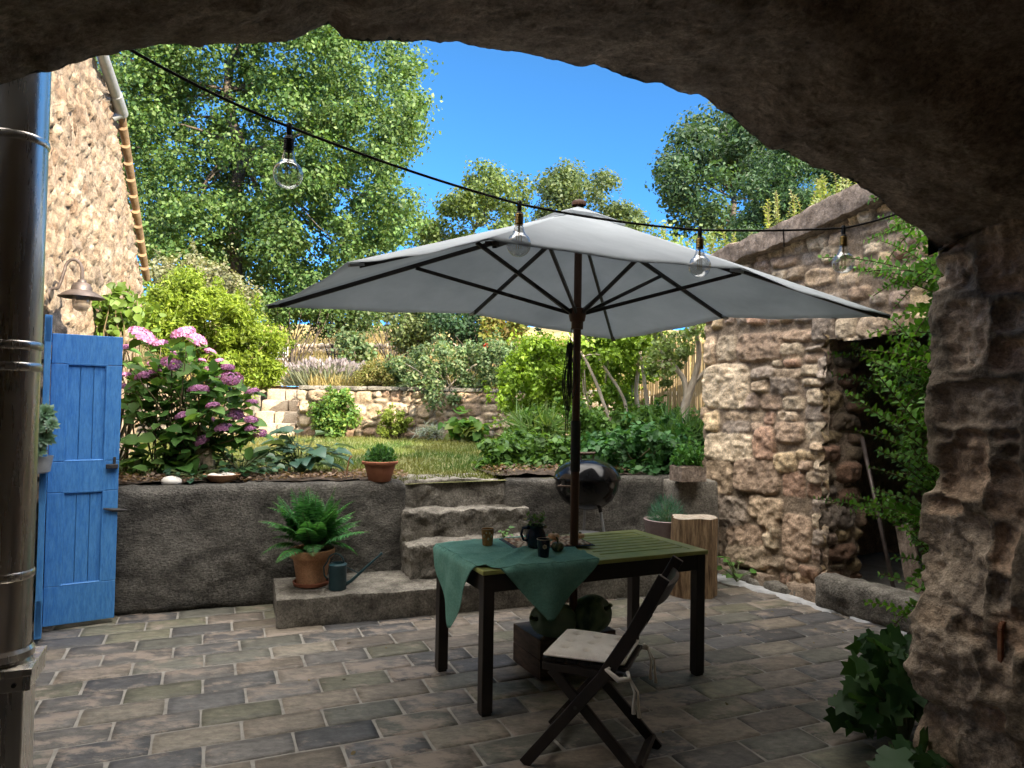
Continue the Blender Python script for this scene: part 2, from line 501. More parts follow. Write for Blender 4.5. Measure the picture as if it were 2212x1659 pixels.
def stones(U, V, cells, seed, rnd=.05, depth=.05, gap=.006, irr=.35, mortar=(.27, .22, .165), cols=None, p=3.2, vary=.3, rough=.012):
    """height and colour of a rubble wall at wall coordinates U, V"""
    cols = STONE_COLS if cols is None else cols
    rg = np.random.default_rng(seed)
    P = np.stack([U, V, np.full_like(U, seed * 3.1)], -1)
    s0 = float(np.median(np.minimum(cells[:, 2], cells[:, 3])))
    wu = U + s0 * irr * fbm(P / (s0 * 2.6), seed, 3); wv = V + s0 * irr * fbm(P / (s0 * 2.6) + 31.7, seed + 5, 3)
    best = np.full(U.shape, 9.0); idx = np.zeros(U.shape, int); tu = np.zeros(U.shape); tv = np.zeros(U.shape)
    for i, (cx, cy, a, b) in enumerate(cells):
        m = (np.abs(U - cx) < a * 1.4 + s0 * irr) & (np.abs(V - cy) < b * 1.4 + s0 * irr)
        if not m.any(): continue
        du, dv = (wu[m] - cx) / a, (wv[m] - cy) / b
        d = ((np.abs(du) ** p + np.abs(dv) ** p) ** (1 / p) - 1) * min(a, b)
        bm_ = best[m]; k = d < bm_
        best[m] = np.where(k, d, bm_)
        t = idx[m]; t[k] = i; idx[m] = t
        t = tu[m]; t[k] = du[k]; tu[m] = t
        t = tv[m]; t[k] = dv[k]; tv[m] = t
    n = len(cells)
    ins = np.clip((-best - gap) / rnd, 0, 1)
    prof = 1 - (1 - ins) ** 2.6
    off = rg.uniform(-vary, vary, n)[idx]
    tilt = rg.uniform(-.38, .38, (n, 2))[idx]
    rr = fbm(P / .09, seed + 9, 4, .6) * rough * 1.5 + np.abs(fbm(P / .03, seed + 19, 3)) * rough * .7
    facet = np.abs(fbm(P / .13 + 7.1, seed + 29, 3)) * rough * 2.8 + np.abs(fbm(P / .05 + 3.3, seed + 39, 3)) * rough * 1.1
    h = depth * prof * (1 + off + tilt[..., 0] * tu + tilt[..., 1] * tv) + (rr - facet) * (.35 + .65 * prof)
    base = cols[rg.integers(0, len(cols), n)] * rg.uniform(.75, 1.25, (n, 1))
    c = base[idx] * (1 + .22 * fbm(P / .07, seed + 3, 3))[..., None]
    k = np.clip((-best - gap * .2) / .012, 0, 1)[..., None]
    c = np.array(mortar) * (1 + .25 * fbm(P / .04, seed + 4, 3))[..., None] * (1 - k) + c * k
    return h, np.clip(c, .015, .9)


def wall_path(path, z0, z1, res, fn, side=1, shift=None, mask=None, corner=.03):
    """a relief-covered wall that follows a plan path; fn(U, Z) gives relief and colour, normal on the given side"""
    P = np.array([(p[0], p[1]) for p in path], float)
    seg = np.linalg.norm(np.diff(P, axis=0), axis=1); L = np.concatenate([[0], np.cumsum(seg)])
    n = max(2, int(L[-1] / res) + 1); u = np.linspace(0, L[-1], n)
    X = np.stack([np.interp(u, L, P[:, 0]), np.interp(u, L, P[:, 1])], -1)
    e = max(corner, res)
    A = np.stack([np.interp(u - e, L, P[:, 0]), np.interp(u - e, L, P[:, 1])], -1)
    B = np.stack([np.interp(u + e, L, P[:, 0]), np.interp(u + e, L, P[:, 1])], -1)
    X = (A + 2 * X + B) / 4 if len(P) > 2 else X
    T = B - A; T /= np.linalg.norm(T, axis=1)[:, None]
    Nn = np.stack([T[:, 1], -T[:, 0]], -1) * side
    m = max(2, int((z1 - z0) / res) + 1); z = np.linspace(z0, z1, m)
    U, Z = np.meshgrid(u, z)
    h, c = fn(U, Z)
    sh = shift(U, Z) if shift is not None else 0
    Vx = X[None, :, 0] + Nn[None, :, 0] * h - E1.x * sh; Vy = X[None, :, 1] + Nn[None, :, 1] * h - E1.y * sh
    V = np.stack([Vx, Vy, Z], -1).reshape(-1, 3)
    i = np.arange(m - 1)[:, None] * n + np.arange(n - 1)[None, :]
    Fc = np.stack([i, i + 1, i + n + 1, i + n], -1)
    if side < 0: Fc = Fc[..., ::-1]
    if mask is not None:
        Uc = (U[:-1, :-1] + U[1:, 1:]) / 2; Zc = (Z[:-1, :-1] + Z[1:, 1:]) / 2
        Fc = Fc[mask(Uc, Zc)]
    return np_mesh(V, Fc.reshape(-1, 4), c.reshape(-1, 3), smooth=True)


# ------------------------------------------------------------------ foliage
def tpl(pts, tris):
    return np.array(pts, float), np.array(tris, int)


T_DIA = tpl([(0, 0, 0), (-.36, .45, .08), (0, 1, -.04), (.36, .45, .08)], [(0, 3, 2), (0, 2, 1)])
T_OVAL = tpl([(0, 0, 0), (0, .33, -.03), (0, .67, -.05), (0, 1, -.16), (-.30, .27, .05), (-.27, .66, .0), (.30, .27, .05), (.27, .66, .0)],
             [(0, 6, 1), (0, 1, 4), (1, 6, 7), (1, 7, 2), (1, 2, 5), (1, 5, 4), (2, 7, 3), (2, 3, 5)])
T_BROAD = tpl([(0, 0, 0), (0, .3, -.02), (0, .65, -.06), (0, 1, -.22), (-.42, .2, .1), (-.40, .58, .04), (.42, .2, .1), (.40, .58, .04), (-.2, .85, -.08), (.2, .85, -.08)],
              [(0, 6, 1), (0, 1, 4), (1, 6, 7), (1, 7, 2), (1, 2, 5), (1, 5, 4), (2, 7, 9), (2, 9, 3), (2, 3, 8), (2, 8, 5)])
T_VINE = tpl([(0, 0, 0), (-.28, -.12, .03), (-.5, .12, .06), (-.34, .3, .02), (-.55, .55, -.02), (-.24, .6, .02), (0, 1, -.12), (.24, .6, .02), (.55, .55, -.02), (.34, .3, .02), (.5, .12, .06), (.28, -.12, .03), (0, .35, -.02)],
             [(12, 1, 0), (12, 2, 1), (12, 3, 2), (12, 4, 3), (12, 5, 4), (12, 6, 5), (12, 7, 6), (12, 8, 7), (12, 9, 8), (12, 10, 9), (12, 11, 10), (12, 0, 11)])
T_BLADE = tpl([(-.035, 0, 0), (.035, 0, 0), (-.025, .55, .04), (.025, .55, .04), (0, 1, .22)], [(0, 1, 3), (0, 3, 2), (2, 3, 4)])


def unit(a):
    return a / np.maximum(np.linalg.norm(a, axis=-1, keepdims=True), 1e-9)


def leaf_arrays(P, D, Nr, S, template, cols, jit=.25, rg=RNG):
    """one leaf per row: base P, direction D, face normal Nr, length S"""
    tv, tf = template
    D = unit(D); X = unit(np.cross(D, Nr)); Z = np.cross(X, D)
    n = len(P)
    S = np.broadcast_to(np.asarray(S, float), (n,))[:, None, None]
    V = P[:, None] + S * (tv[None, :, 0, None] * X[:, None] + tv[None, :, 1, None] * D[:, None] + tv[None, :, 2, None] * Z[:, None])
    Fc = tf[None] + (np.arange(n) * len(tv))[:, None, None]
    cols = np.asarray(cols, float)
    if cols.ndim == 2 and len(cols) != n:
        k = rg.random(n) * (len(cols) - 1); i = np.floor(k).astype(int); f = (k - i)[:, None]
        c = cols[i] * (1 - f) + cols[np.minimum(i + 1, len(cols) - 1)] * f
    else:
        c = np.broadcast_to(cols, (n, 3))
    c = c * rg.uniform(1 - jit, 1 + jit, (n, 1))
    return V.reshape(-1, 3), Fc.reshape(-1, 3), np.repeat(c, len(tv), axis=0)


def merge(parts):
    Vs, Fs, Cs, o = [], [], [], 0
    for V, Fc, C in parts:
        Vs.append(V); Fs.append(Fc + o); Cs.append(C); o += len(V)
    return np.concatenate(Vs), np.concatenate(Fs), np.concatenate(Cs)


def leaves(name, parts, material, parent):
    V, Fc, C = merge(parts) if isinstance(parts, list) else parts
    return link(name, np_mesh(V, Fc, C), material, parent)


def rdir(n, rg=RNG):
    return unit(rg.normal(size=(n, 3)))


def clump_leaves(centers, radii, per, size, cols, template=T_DIA, up=.35, rg=RNG, flat=.75, droop=0.0, shell=.5):
    """leaf clumps: leaves gathered towards the shell of each clump, facing out"""
    c = np.repeat(centers, per, axis=0); r = np.repeat(radii, per)
    n = len(c)
    d = rdir(n, rg)
    rad = r * rg.random(n) ** shell
    wob = 1 + .35 * vnoise(c * 3.1 + d * 2.3, 3)
    P = c + d * (rad * wob)[:, None] * np.array([1, 1, flat])
    Nr = unit(d + .9 * rdir(n, rg) + np.array([0, 0, up]))
    D = unit(np.cross(Nr, rdir(n, rg)) + np.array([0, 0, -droop]))
    tint = np.repeat(rg.uniform(.8, 1.2, (len(centers), 1)), per, axis=0)
    V, Fc, C = leaf_arrays(P, D, Nr, size * rg.uniform(.6, 1.35, n), template, cols, rg=rg)
    return V, Fc, C * np.repeat(tint, len(template[0]), axis=0)


def in_poly(u, v, poly):
    poly = np.array(poly, float); x, y = poly[:, 0], poly[:, 1]
    r = np.zeros(len(u), bool); j = len(poly) - 1
    for i in range(len(poly)):
        c = ((y[i] > v) != (y[j] > v)) & (u < (x[j] - x[i]) * (v - y[i]) / (y[j] - y[i] + 1e-12) + x[i])
        r ^= c; j = i
    return r


def crown_points(poly, n, y0, y1, rg, gaps=()):
    """n clump centres inside an outline seen from the patio, spread through the depth y0..y1"""
    poly = np.array(poly, float); out = []
    lo, hi = poly.min(0), poly.max(0)
    while len(out) < n:
        u, v = rg.uniform(lo[0], hi[0], 64), rg.uniform(lo[1], hi[1], 64)
        ok = in_poly(u, v, poly)
        for gx, gy, gr in gaps: ok &= (u - gx) ** 2 + (v - gy) ** 2 > gr * gr
        for a, b in zip(u[ok], v[ok]):
            out.append(at(a, b, rg.uniform(y0, y1))[:])
    return np.array(out[:n])


def limb(mb, p0, p1, r0, r1, seed, sag=.12, n=6, k=7):
    r = random.Random(seed); p0, p1 = Vector(p0), Vector(p1)
    L = (p1 - p0).length
    o1 = Vector((r.uniform(-1, 1), r.uniform(-1, 1), r.uniform(-.3, 1))) * L * sag
    o2 = Vector((r.uniform(-1, 1), r.uniform(-1, 1), r.uniform(-.5, .6))) * L * sag
    pts, rs = [], []
    for i in range(k):
        t = i / (k - 1)
        pts.append(p0.lerp(p1, t) + o1 * math.sin(math.pi * t) + o2 * math.sin(2 * math.pi * t) * .6)
        rs.append(r0 + (r1 - r0) * t)
    mb.tube(pts, rs, n)
    return pts


def tree(name, label, cat, base, fork, centers, crad, per, lsize, cols, r0, group=None, bark='bark', limbs=40, template=T_DIA, seed=1, flat=.75, shell=.5, trunk_pts=None):
    rg = np.random.default_rng(seed)
    t = thing(name, label, cat, base, group)
    mb = MB()
    base, fork = Vector(base), Vector(fork)
    main = limb(mb, base - Vector((0, 0, .3)), fork, r0, r0 * .62, seed, .06, 9, 9)
    top = Vector(centers[np.argmax(centers[:, 2])].tolist())
    lead = limb(mb, fork, fork.lerp(top, .8), r0 * .6, r0 * .12, seed + 1, .08, 8, 9)
    hubs = [fork] + lead[1:7]
    idx = rg.choice(len(centers), min(limbs, len(centers)), replace=False)
    for q, i in enumerate(idx):
        c = Vector(centers[i].tolist())
        h = min(hubs, key=lambda a: (a - c).length + max(0, a.z - c.z + .3) * 1.5)
        limb(mb, h, c, r0 * rg.uniform(.12, .24), r0 * .03, seed * 100 + q, .07, 5, 7)
    mb.build('trunk', M[bark], t, smooth=True)
    leaves('crown', clump_leaves(centers, rg.uniform(.7, 1.3, len(centers)) * crad, per, lsize, cols, template, rg=rg, flat=flat, shell=shell), M['leaf'], t)
    return t

# ------------------------------------------------------------------ the setting: plan directions
YAW = math.radians(23.0)
E1 = Vector((math.cos(YAW), math.sin(YAW), 0)); E2 = Vector((-math.sin(YAW), math.cos(YAW), 0)); UP = Vector((0, 0, 1))
P0 = Vector((1.8, 3.1, 0))                       # foot of the right arch jamb, on the outer plane of the house


def SN(s, d, z=0.0):
    return P0 + E1 * s + E2 * d + UP * z


def on_arch(u, v, d0=0.0):
    r = ray(u, v); t = ((P0 - EYE).dot(E2) + d0) / r.dot(E2)
    p = EYE + r * t
    return (p - P0).dot(E1), p.z


WALL_A = Vector((-2.88, 5.23, 0)); WALL_D = Vector((.937, .350, 0)).normalized(); WALL_N = Vector((WALL_D.y, -WALL_D.x, 0))
WALL_TOP = 0.93


def WP(t, off=0.0, z=0.0):                        # a point along the low retaining wall; off towards the patio
    return WALL_A + WALL_D * t + WALL_N * off + UP * z


BARN_A = Vector((2.12, 6.80, 0)); BARN_D = Vector((.51, -.86, 0)).normalized(); BARN_G = Vector((-.86, -.51, 0)).normalized()


def BP(t, off=0.0, z=0.0):                        # along the stone outbuilding wall; off towards the patio
    return BARN_A + BARN_D * t + BARN_G * off + UP * z


LEFT_A = Vector((-3.34, 5.0, 0)); LEFT_D = Vector((-.30, .954, 0)).normalized(); LEFT_N = Vector((LEFT_D.y, -LEFT_D.x, 0))


def LP(t, off=0.0, z=0.0):                        # along the left stone house; off towards the garden
    return LEFT_A + LEFT_D * t + LEFT_N * off + UP * z


def field_z(x, y):
    z = 1.8 + .058 * (np.minimum(y, 25) - 12) + .19 * np.clip(y - 25, 0, 22) + .04 * np.clip(y - 47, 0, None)
    return z + .12 * fbm(np.stack([x * .22, y * .22, 0 * x], -1), 4, 3) * np.clip((y - 13) / 6, 0, 1)


def lawn_z(x, y):
    return .905 + .015 * (y - 6) + .025 * fbm(np.stack([x * .7, y * .7, 0 * x], -1), 8, 3)


# patio of clay paving tiles laid in running bond
def make_patio():
    mb = MB()
    V, Fc, C = [], [], []
    rg = np.random.default_rng(3)
    LX, LY, G_, T = .392, .212, .0095, .012
    pal = np.array([(.135, .125, .112), (.105, .102, .098), (.17, .145, .118), (.20, .17, .132), (.15, .145, .10), (.18, .15, .115), (.125, .122, .10), (.21, .185, .145), (.09, .088, .088), (.165, .158, .11), (.14, .13, .118)])
    org = SN(-6, -3.0)
    for j in range(46):
        for i in range(34):
            x0 = i * LX + (LX / 2 if j % 2 else 0) + .02 * math.sin(j * 1.7); y0 = j * LY
            c = org + E1 * (x0 + LX / 2) + E2 * (y0 + LY / 2)
            if (c - WALL_A).dot(WALL_N) < -.3: continue
            if (c - BARN_A).dot(BARN_G) < -.12 and (c - BARN_A).dot(BARN_D) > -.6: continue
            if (c - LEFT_A).dot(LEFT_N) < -.4: continue
            hx, hy = LX / 2 - G_ / 2, LY / 2 - G_ / 2
            e = rg.uniform(-.003, .003, (4, 2)); dz = rg.uniform(-.0015, .0015); tl = rg.uniform(-.0014, .0014, 2); pa = rg.random()
            base = pal[rg.integers(len(pal))] * rg.uniform(.64, 1.0)
            K = 9; L2 = 5
            for b in range(L2 + 2):
                for a in range(K + 2):
                    fx = (max(0, min(K - 1, a - 1))) / (K - 1) * 2 - 1; fy = (max(0, min(L2 - 1, b - 1))) / (L2 - 1) * 2 - 1
                    edge = a in (0, K + 1) or b in (0, L2 + 1)
                    ins = 0 if edge else .005
                    ex = (e[0, 0] if fx < 0 else e[1, 0]); ey = (e[2, 1] if fy < 0 else e[3, 1])
                    lx = fx * (hx - ins) + ex; ly = fy * (hy - ins) + ey
                    lx = fx * (hx - ins) * (1 - .012 * fy * fy) + ex; ly = fy * (hy - ins) * (1 - .03 * fx * fx) + ey
                    p = c + E1 * lx + E2 * ly
                    V.append((p.x, p.y, (-.010 if edge else dz + tl[0] * fx + tl[1] * fy)))
                    er = max(abs(fx), abs(fy)); C.append((*(base * (.72 if edge else (.84 if er > .99 else 1))), pa))
            o = len(V) - (K + 2) * (L2 + 2)
            for b in range(L2 + 1):
                for a in range(K + 1):
                    q = o + b * (K + 2) + a
                    Fc.append((q, q + 1, q + K + 3, q + K + 2))
    V = np.array(V); C = np.array(C)
    P = V.copy(); P[:, 2] = 0
    w = fbm(P * np.array([5.5, 8, 1]), 21, 4, .6); d = fbm(P * 9 + 5, 33, 3)
    C[:, :3] *= (1 + .25 * d)[:, None]
    V[:, 2] += .0016 * w
    o = link('patio', np_mesh(V, np.array(Fc), np.clip(C, .0, 1), smooth=True), M['tile'])
    tag(o, kind='structure')
    g = MB()
    a, b, c, d = SN(-6.5, -3.4), SN(8, -3.4), SN(8, 6.5), SN(-6.5, 6.5)
    g.add([(q.x, q.y, -.006) for q in (a, b, c, d)] + [(q.x, q.y, -.3) for q in (a, b, c, d)], [(0, 1, 2, 3), (4, 7, 6, 5), (0, 4, 5, 1), (1, 5, 6, 2), (2, 6, 7, 3), (3, 7, 4, 0)])
    tag(g.build('patio_bed', M['grout']), kind='structure')


make_patio()


def sheet(name, X, Y, Z, material, cut=None):
    n, m = X.shape[1], X.shape[0]
    V = np.stack([X, Y, Z], -1).reshape(-1, 3)
    i = np.arange(m - 1)[:, None] * n + np.arange(n - 1)[None, :]
    Fc = np.stack([i, i + 1, i + n + 1, i + n], -1)
    if cut is not None: Fc = Fc[~cut((X[:-1, :-1] + X[1:, 1:]) / 2, (Y[:-1, :-1] + Y[1:, 1:]) / 2)]
    Fc = Fc.reshape(-1, 4)
    return tag(link(name, np_mesh(V, Fc, None, smooth=True), material), kind='structure')


# lawn behind the low wall, and the hillside field above the terrace wall
tt, oo = np.meshgrid(np.linspace(-3.2, 5.2, 90), np.linspace(.1, 1, 70))
LX_ = WALL_A.x + WALL_D.x * tt - WALL_N.x * .1; LY0 = WALL_A.y + WALL_D.y * tt - WALL_N.y * .1
f = (oo - .1) / .9
GX = LX_ * (1 - f) + (LX_ * 1.35 - .2) * f; GY = LY0 * (1 - f) + 12.25 * f
sheet('lawn', GX, GY, lawn_z(GX, GY), M['lawn'])
yy = np.concatenate([np.linspace(12.12, 30, 90), np.geomspace(30.4, 420, 60)])
xx = np.concatenate([-np.geomspace(420, 12.5, 26), np.linspace(-12, 14, 105), np.geomspace(14.5, 420, 26)])
xx = np.sort(np.concatenate([xx[np.abs(xx + 4.45) > .13][np.abs(xx[np.abs(xx + 4.45) > .13] + 3.62) > .13], [-4.45, -3.62]]))
XX, YY = np.meshgrid(xx, yy)
sheet('hillside', XX, YY, field_z(XX, YY), M['field'], cut=lambda x, y: (x > -4.46) & (x < -3.61) & (y < 13.0))
gm = MB(); gm.box((0, 0, -.35), (900, 900, .06)); tag(gm.build('ground', M['soil']), kind='structure')


# soil bed with bark chips at the front of the garden
def make_bed():
    t, o = np.meshgrid(np.linspace(-.6, 2.2, 150), np.linspace(.16, .95, 50))
    X = WALL_A.x + WALL_D.x * t - WALL_N.x * o; Y = WALL_A.y + WALL_D.y * t - WALL_N.y * o
    Z = lawn_z(X, Y) + .03 + .05 * np.minimum(1, (.95 - o) * 4) * np.minimum(1, (2.2 - t) * 3) - .03 + .022 * fbm(np.stack([X * 9, Y * 9, 0 * X], -1), 3, 3) * np.minimum(1, (.95 - o) * 6)
    sheet('flower_bed', X, Y, Z, M['soil'])
    t, o = np.meshgrid(np.linspace(3.0, 5.0, 90), np.linspace(.16, .9, 30))
    X = WALL_A.x + WALL_D.x * t - WALL_N.x * o; Y = WALL_A.y + WALL_D.y * t - WALL_N.y * o
    sheet('flower_bed', X, Y, lawn_z(X, Y) + .03 + .03 * fbm(np.stack([X * 7, Y * 7, 0 * X], -1), 3, 3), M['soil'])
    rg = np.random.default_rng(8); n = 2600
    t = np.where(rg.random(n) < .8, rg.uniform(-.5, 2.2, n), rg.uniform(3.0, 4.4, n)); o = rg.uniform(.17, .75, n)
    X = WALL_A.x + WALL_D.x * t - WALL_N.x * o; Y = WALL_A.y + WALL_D.y * t - WALL_N.y * o
    P = np.stack([X, Y, lawn_z(X, Y) + .06 + rg.uniform(0, .02, n)], -1)
    D = unit(rg.normal(size=(n, 3)) * [1, 1, .25]); Nr = unit(rg.normal(size=(n, 3)) * .4 + [0, 0, 1])
    L = leaf_arrays(P, D, Nr, rg.uniform(.015, .05, n), T_DIA, [(.10, .06, .04), (.20, .13, .09), (.30, .22, .16)], rg=rg)
    tag(leaves('bark_mulch', L, M['leaf'], None), 'brown bark chips strewn over the bed behind the low wall', 'mulch', kind='stuff')


make_bed()

# ------------------------------------------------------------------ the house over the camera: vault, jamb, front wall
VAULT_PX = [(-40, 190), (0, 178), (55, 168), (100, 161), (160, 138), (235, 115), (330, 99), (430, 97), (500, 97), (560, 96), (625, 88), (660, 80), (690, 60), (706, 48), (722, 62), (738, 79), (800, 90), (870, 95), (950, 93), (1010, 97),
            (1060, 105), (1120, 118), (1180, 130), (1240, 138), (1290, 142), (1330, 160), (1400, 181), (1460, 193), (1510, 206), (1540, 228), (1575, 250), (1620, 291), (1660, 315), (1700, 331), (1745, 352), (1790, 371), (1850, 401),
            (1890, 425), (1920, 451), (1950, 474), (1980, 492), (2005, 512), (2020, 530), (2036, 548)]
JAMB_PX = [(2036, 548), (2040, 590), (2032, 640), (2034, 800), (2020, 835), (2020, 900), (2028, 935), (2030, 1000), (2018, 1100), (2010, 1170), (2002, 1290), (1978, 1350), (1970, 1440), (1985, 1495), (2026, 1520), (2008, 1570), (1990, 1640), (1986, 1680)]


def make_house():
    h = thing('stone_house', 'dark rough stone vault and jamb framing the view out to the patio', 'house', SN(-2, -1, 0))
    prof = [on_arch(*p) for p in VAULT_PX]
    left = [(-4.2, 0), (-4.2, .6), (-4.2, 1.2), (-4.18, 1.6), (-4.1, 1.9), (-3.95, 2.1), (-3.7, 2.25)]
    prof = np.array(left + prof)
    L = np.concatenate([[0], np.cumsum(np.linalg.norm(np.diff(prof, axis=0), axis=1))])
    n = 760; u = np.linspace(0, L[-1], n)
    S = np.interp(u, L, prof[:, 0]); Z = np.interp(u, L, prof[:, 1])
    ker = np.hanning(61); ker /= ker.sum()
    Ss = np.convolve(np.pad(S, 30, 'edge'), ker, 'valid'); Zs = np.convolve(np.pad(Z, 30, 'edge'), ker, 'valid')
    T = np.stack([np.gradient(Ss), np.gradient(Zs)], -1); T /= np.linalg.norm(T, axis=1)[:, None]
    Nn = np.stack([T[:, 1], -T[:, 0]], -1)                   # points into the passage
    uq = np.stack([u, 0 * u, 0 * u], -1); jag = .016 * fbm(uq * 9, 61, 4, .7) - .02 * np.clip(fbm(uq * 4.5, 63, 3) - .2, 0, 1)
    S = S + Nn[:, 0] * jag; Z = Z + Nn[:, 1] * jag
    dd = np.concatenate([[.0, -.012, -.03], np.linspace(-.05, -.9, 70), np.linspace(-.93, -3.6, 90)])
    w = np.exp(dd / .18)[:, None]                              # the ragged outline lives only at the outer edge
    step = 1 / (1 + np.exp(-(-dd - .62) * 26))[:, None]         # outer ring of stones, then the plastered vault a little higher
    SS = S[None] * w + Ss[None] * (1 - w); ZZ = Z[None] * w + Zs[None] * (1 - w)
    Pn = np.stack([SS * 1.0, np.broadcast_to(dd[:, None], SS.shape), ZZ], -1)
    r = .045 * fbm(Pn * 2.4, 3, 5, .5) + .012 * fbm(Pn * 10, 9, 5, .65) - .04 * np.clip(fbm(Pn * 5.2 + 9, 14, 4) - .22, 0, 1) - .007 * np.abs(fbm(Pn * 16 + 3, 12, 4, .65)) + .004 * fbm(Pn * 34, 13, 3)
    r = r * np.clip(-dd / .1, .05, 1)[:, None] - .09 * step
    SS = SS + Nn[None, :, 0] * r; ZZ = ZZ + Nn[None, :, 1] * r
    V = P0.x + E1.x * SS + E2.x * dd[:, None], P0.y + E1.y * SS + E2.y * dd[:, None], ZZ
    V = np.stack(V, -1)
    m = len(dd)
    i = np.arange(m - 1)[:, None] * n + np.arange(n - 1)[None, :]
    Fc = np.stack([i, i + n, i + n + 1, i + 1], -1).reshape(-1, 4)
    link('vault', np_mesh(V.reshape(-1, 3), Fc, None, smooth=True), M['vault'], h)
    # front wall above the arch, solid, and the roof
    zt = 3.75; mb = MB(); vs, fs = [], []
    pts = [(S[k], Z[k]) for k in range(0, n, 4)] + [(.02, 2.28)]
    pts = [p for p in pts if p[1] > 1.9]
    for s, z in pts:
        for d in (0.0, -.5):
            vs.append(SN(s, d - .004, z + (.0 if d == 0 else .16))); vs.append(SN(s, d - .004, zt))
    for k in range(len(pts) - 1):
        a = k * 4; b = a + 4
        fs += [(a, b, b + 1, a + 1), (a + 2, a + 3, b + 3, b + 2), (a + 1, b + 1, b + 3, a + 3), (a, a + 2, b + 2, b)]
    mb.add(vs, fs)
    mb.box(SN(-6.2, -.26, zt / 2), (3.96, .5, zt), (E1, E2, UP))
    mb.box(SN(2.85, -.3, zt / 2), (3.9, .43, zt - .01), (E1, E2, UP))
    mb.box(SN(.63, -2.03, 1.86), (.60, 3.0, 3.7), (E1, E2, UP))
    mb.box(SN(.63, -.3, 2.7), (.60, .44, 2.1), (E1, E2, UP))
    mb.box(SN(-4.6, -2.05, 1.85), (.5, 3.0, 3.68), (E1, E2, UP))
    mb.build('front_wall', M['render_wall'], h)
    bw = MB(); bw.box(SN(-1.7, -3.62, 1.8), (6.4, .2, 3.6), (E1, E2, UP)); bw.build('back_wall', M['vault'], h)  # unseen end wall, added to keep the sun out of the vault
    rf = MB(); vs = [SN(s_, d_, z_) for s_ in (-8.4, 4.8) for d_, z_ in ((.18, zt + .02), (.18, zt + .14), (-1.9, 5.25), (-4.0, zt + .14), (-4.0, zt + .02))]
    rf.add(vs, [(4, 3, 2, 1, 0), (5, 6, 7, 8, 9), (0, 1, 6, 5), (1, 2, 7, 6), (2, 3, 8, 7), (3, 4, 9, 8), (4, 0, 5, 9)]); rf.build('roof', M['roof_tile'], h)
    # right jamb of big worn blocks, turning the corner on to the passage
    jp = np.array([on_arch(*p, d0=-.03) for p in JAMB_PX])
    o = np.argsort(jp[:, 1]); jz, js = jp[o, 1], jp[o, 0]
    def on_jamb(u, v):
        r = ray(u, v); p = EYE + r * ((SN(.03, 0) - EYE).dot(E1) / r.dot(E1)); return -(p - P0).dot(E2), p.z
    big = [(1270, 490, 1400, 640), (1405, 520, 1660, 655), (1262, 650, 1470, 1000), (1475, 660, 1660, 830), (1480, 835, 1660, 1020), (1250, 1004, 1430, 1040), (1225, 1042, 1660, 1275), (1230, 1265, 1310, 1335), (1312, 1280, 1490, 1400), (1494, 1290, 1660, 1360), (1565, 1364, 1660, 1440),
           (1225, 1340, 1480, 1600), (1484, 1444, 1660, 1700), (1200, 1690, 1530, 2105), (1534, 1705, 1660, 1970), (1540, 1975, 1660, 2130), (1200, 1610, 1380, 1684), (1228, 2110, 1350, 2205), (1352, 2120, 1525, 2235), (1130, 2245, 1500, 2600), (1504, 2240, 1660, 2520), (1255, 2605, 1400, 2690), (1404, 2600, 1660, 2690), (1130, 2695, 1400, 3050), (1405, 2700, 1700, 3050)]
    cells = []
    for a, b, c_, d_ in big:
        q0, q1 = on_jamb(1468.8 + a * .448, 353.9 + d_ * .448), on_jamb(1468.8 + c_ * .448, 353.9 + b * .448)
        u0, u1 = sorted((q0[0], q1[0])); w_ = max(u1 - u0, .06)
        cells.append(((u0 + u1) / 2, (q0[1] + q1[1]) / 2, w_ / 2 * 1.03, abs(q1[1] - q0[1]) / 2 * 1.03))
    um = max(c[0] + c[2] for c in cells)
    fill = layout(4.4, 2.7, .24, .42, 43, .4); fill[:, 0] -= .6
    cells = np.array(cells + [tuple(c) for c in fill if not any(abs(c[0] - q[0]) < q[2] + c[2] * .3 and abs(c[1] - q[1]) < q[3] + c[3] * .3 for q in cells)])

    def fn(U, Zv):
        hh, c = stones(U - .55, Zv, cells, 41, rnd=.040, depth=.050, gap=.003, irr=.42, mortar=(.15, .12, .085), cols=np.array([(.37, .29, .21), (.40, .31, .225), (.34, .27, .20), (.38, .275, .19), (.36, .295, .225)]), p=5.0, vary=.35, rough=.022)
        P = np.stack([U, Zv, 0 * U], -1)
        hh = hh + .022 * fbm(P * 7, 77, 5, .65) - .016 * np.abs(fbm(P * 17, 79, 4, .6))
        return hh - .045, c * (1.4 + .35 * fbm(P * 5 + 3, 81, 4))[..., None]

    zz = np.linspace(-.1, 2.6, 200); sm = np.convolve(np.pad(np.interp(zz, jz, js), 20, 'edge'), np.ones(41) / 41, 'valid')

    def sh(U, Zv):
        k = np.exp(-np.clip(U - .60, 0, 9) / .10); a = np.interp(Zv, jz, js); b = np.interp(Zv, zz, sm)
        return -(a * k + b * (1 - k))

    path = [SN(.55, 0), SN(.06, 0), SN(0.02, -.02), SN(0, -.06), SN(0, -3.55)]
    link('jamb', wall_path(path, -.02, 2.42, .011, fn, side=-1, shift=sh, corner=.05), M['stone'], h)
    return h


make_house()
hk = MB()
q = on_arch(2150, 1345, -.35); a = SN(q[0] * .3 + .02, -.38, 1.6 + (890 - 1350) / F_PX * 2.72)
for (b, c) in (((0, 0, 0), (-.075, 0, .015)), ((-.075, 0, .015), (-.085, 0, -.01)), ((-.085, 0, -.01), (-.085, 0, -.16))):
    hk.bar(a + E1 * b[0] + UP * b[2], a + E1 * c[0] + UP * c[2], .016, .016, E2)
tag(hk.build('iron_hook', M['rust'], None, bevel=.002, origin=a), 'rusty bent iron bar sticking out of the right stone jamb', 'hook')


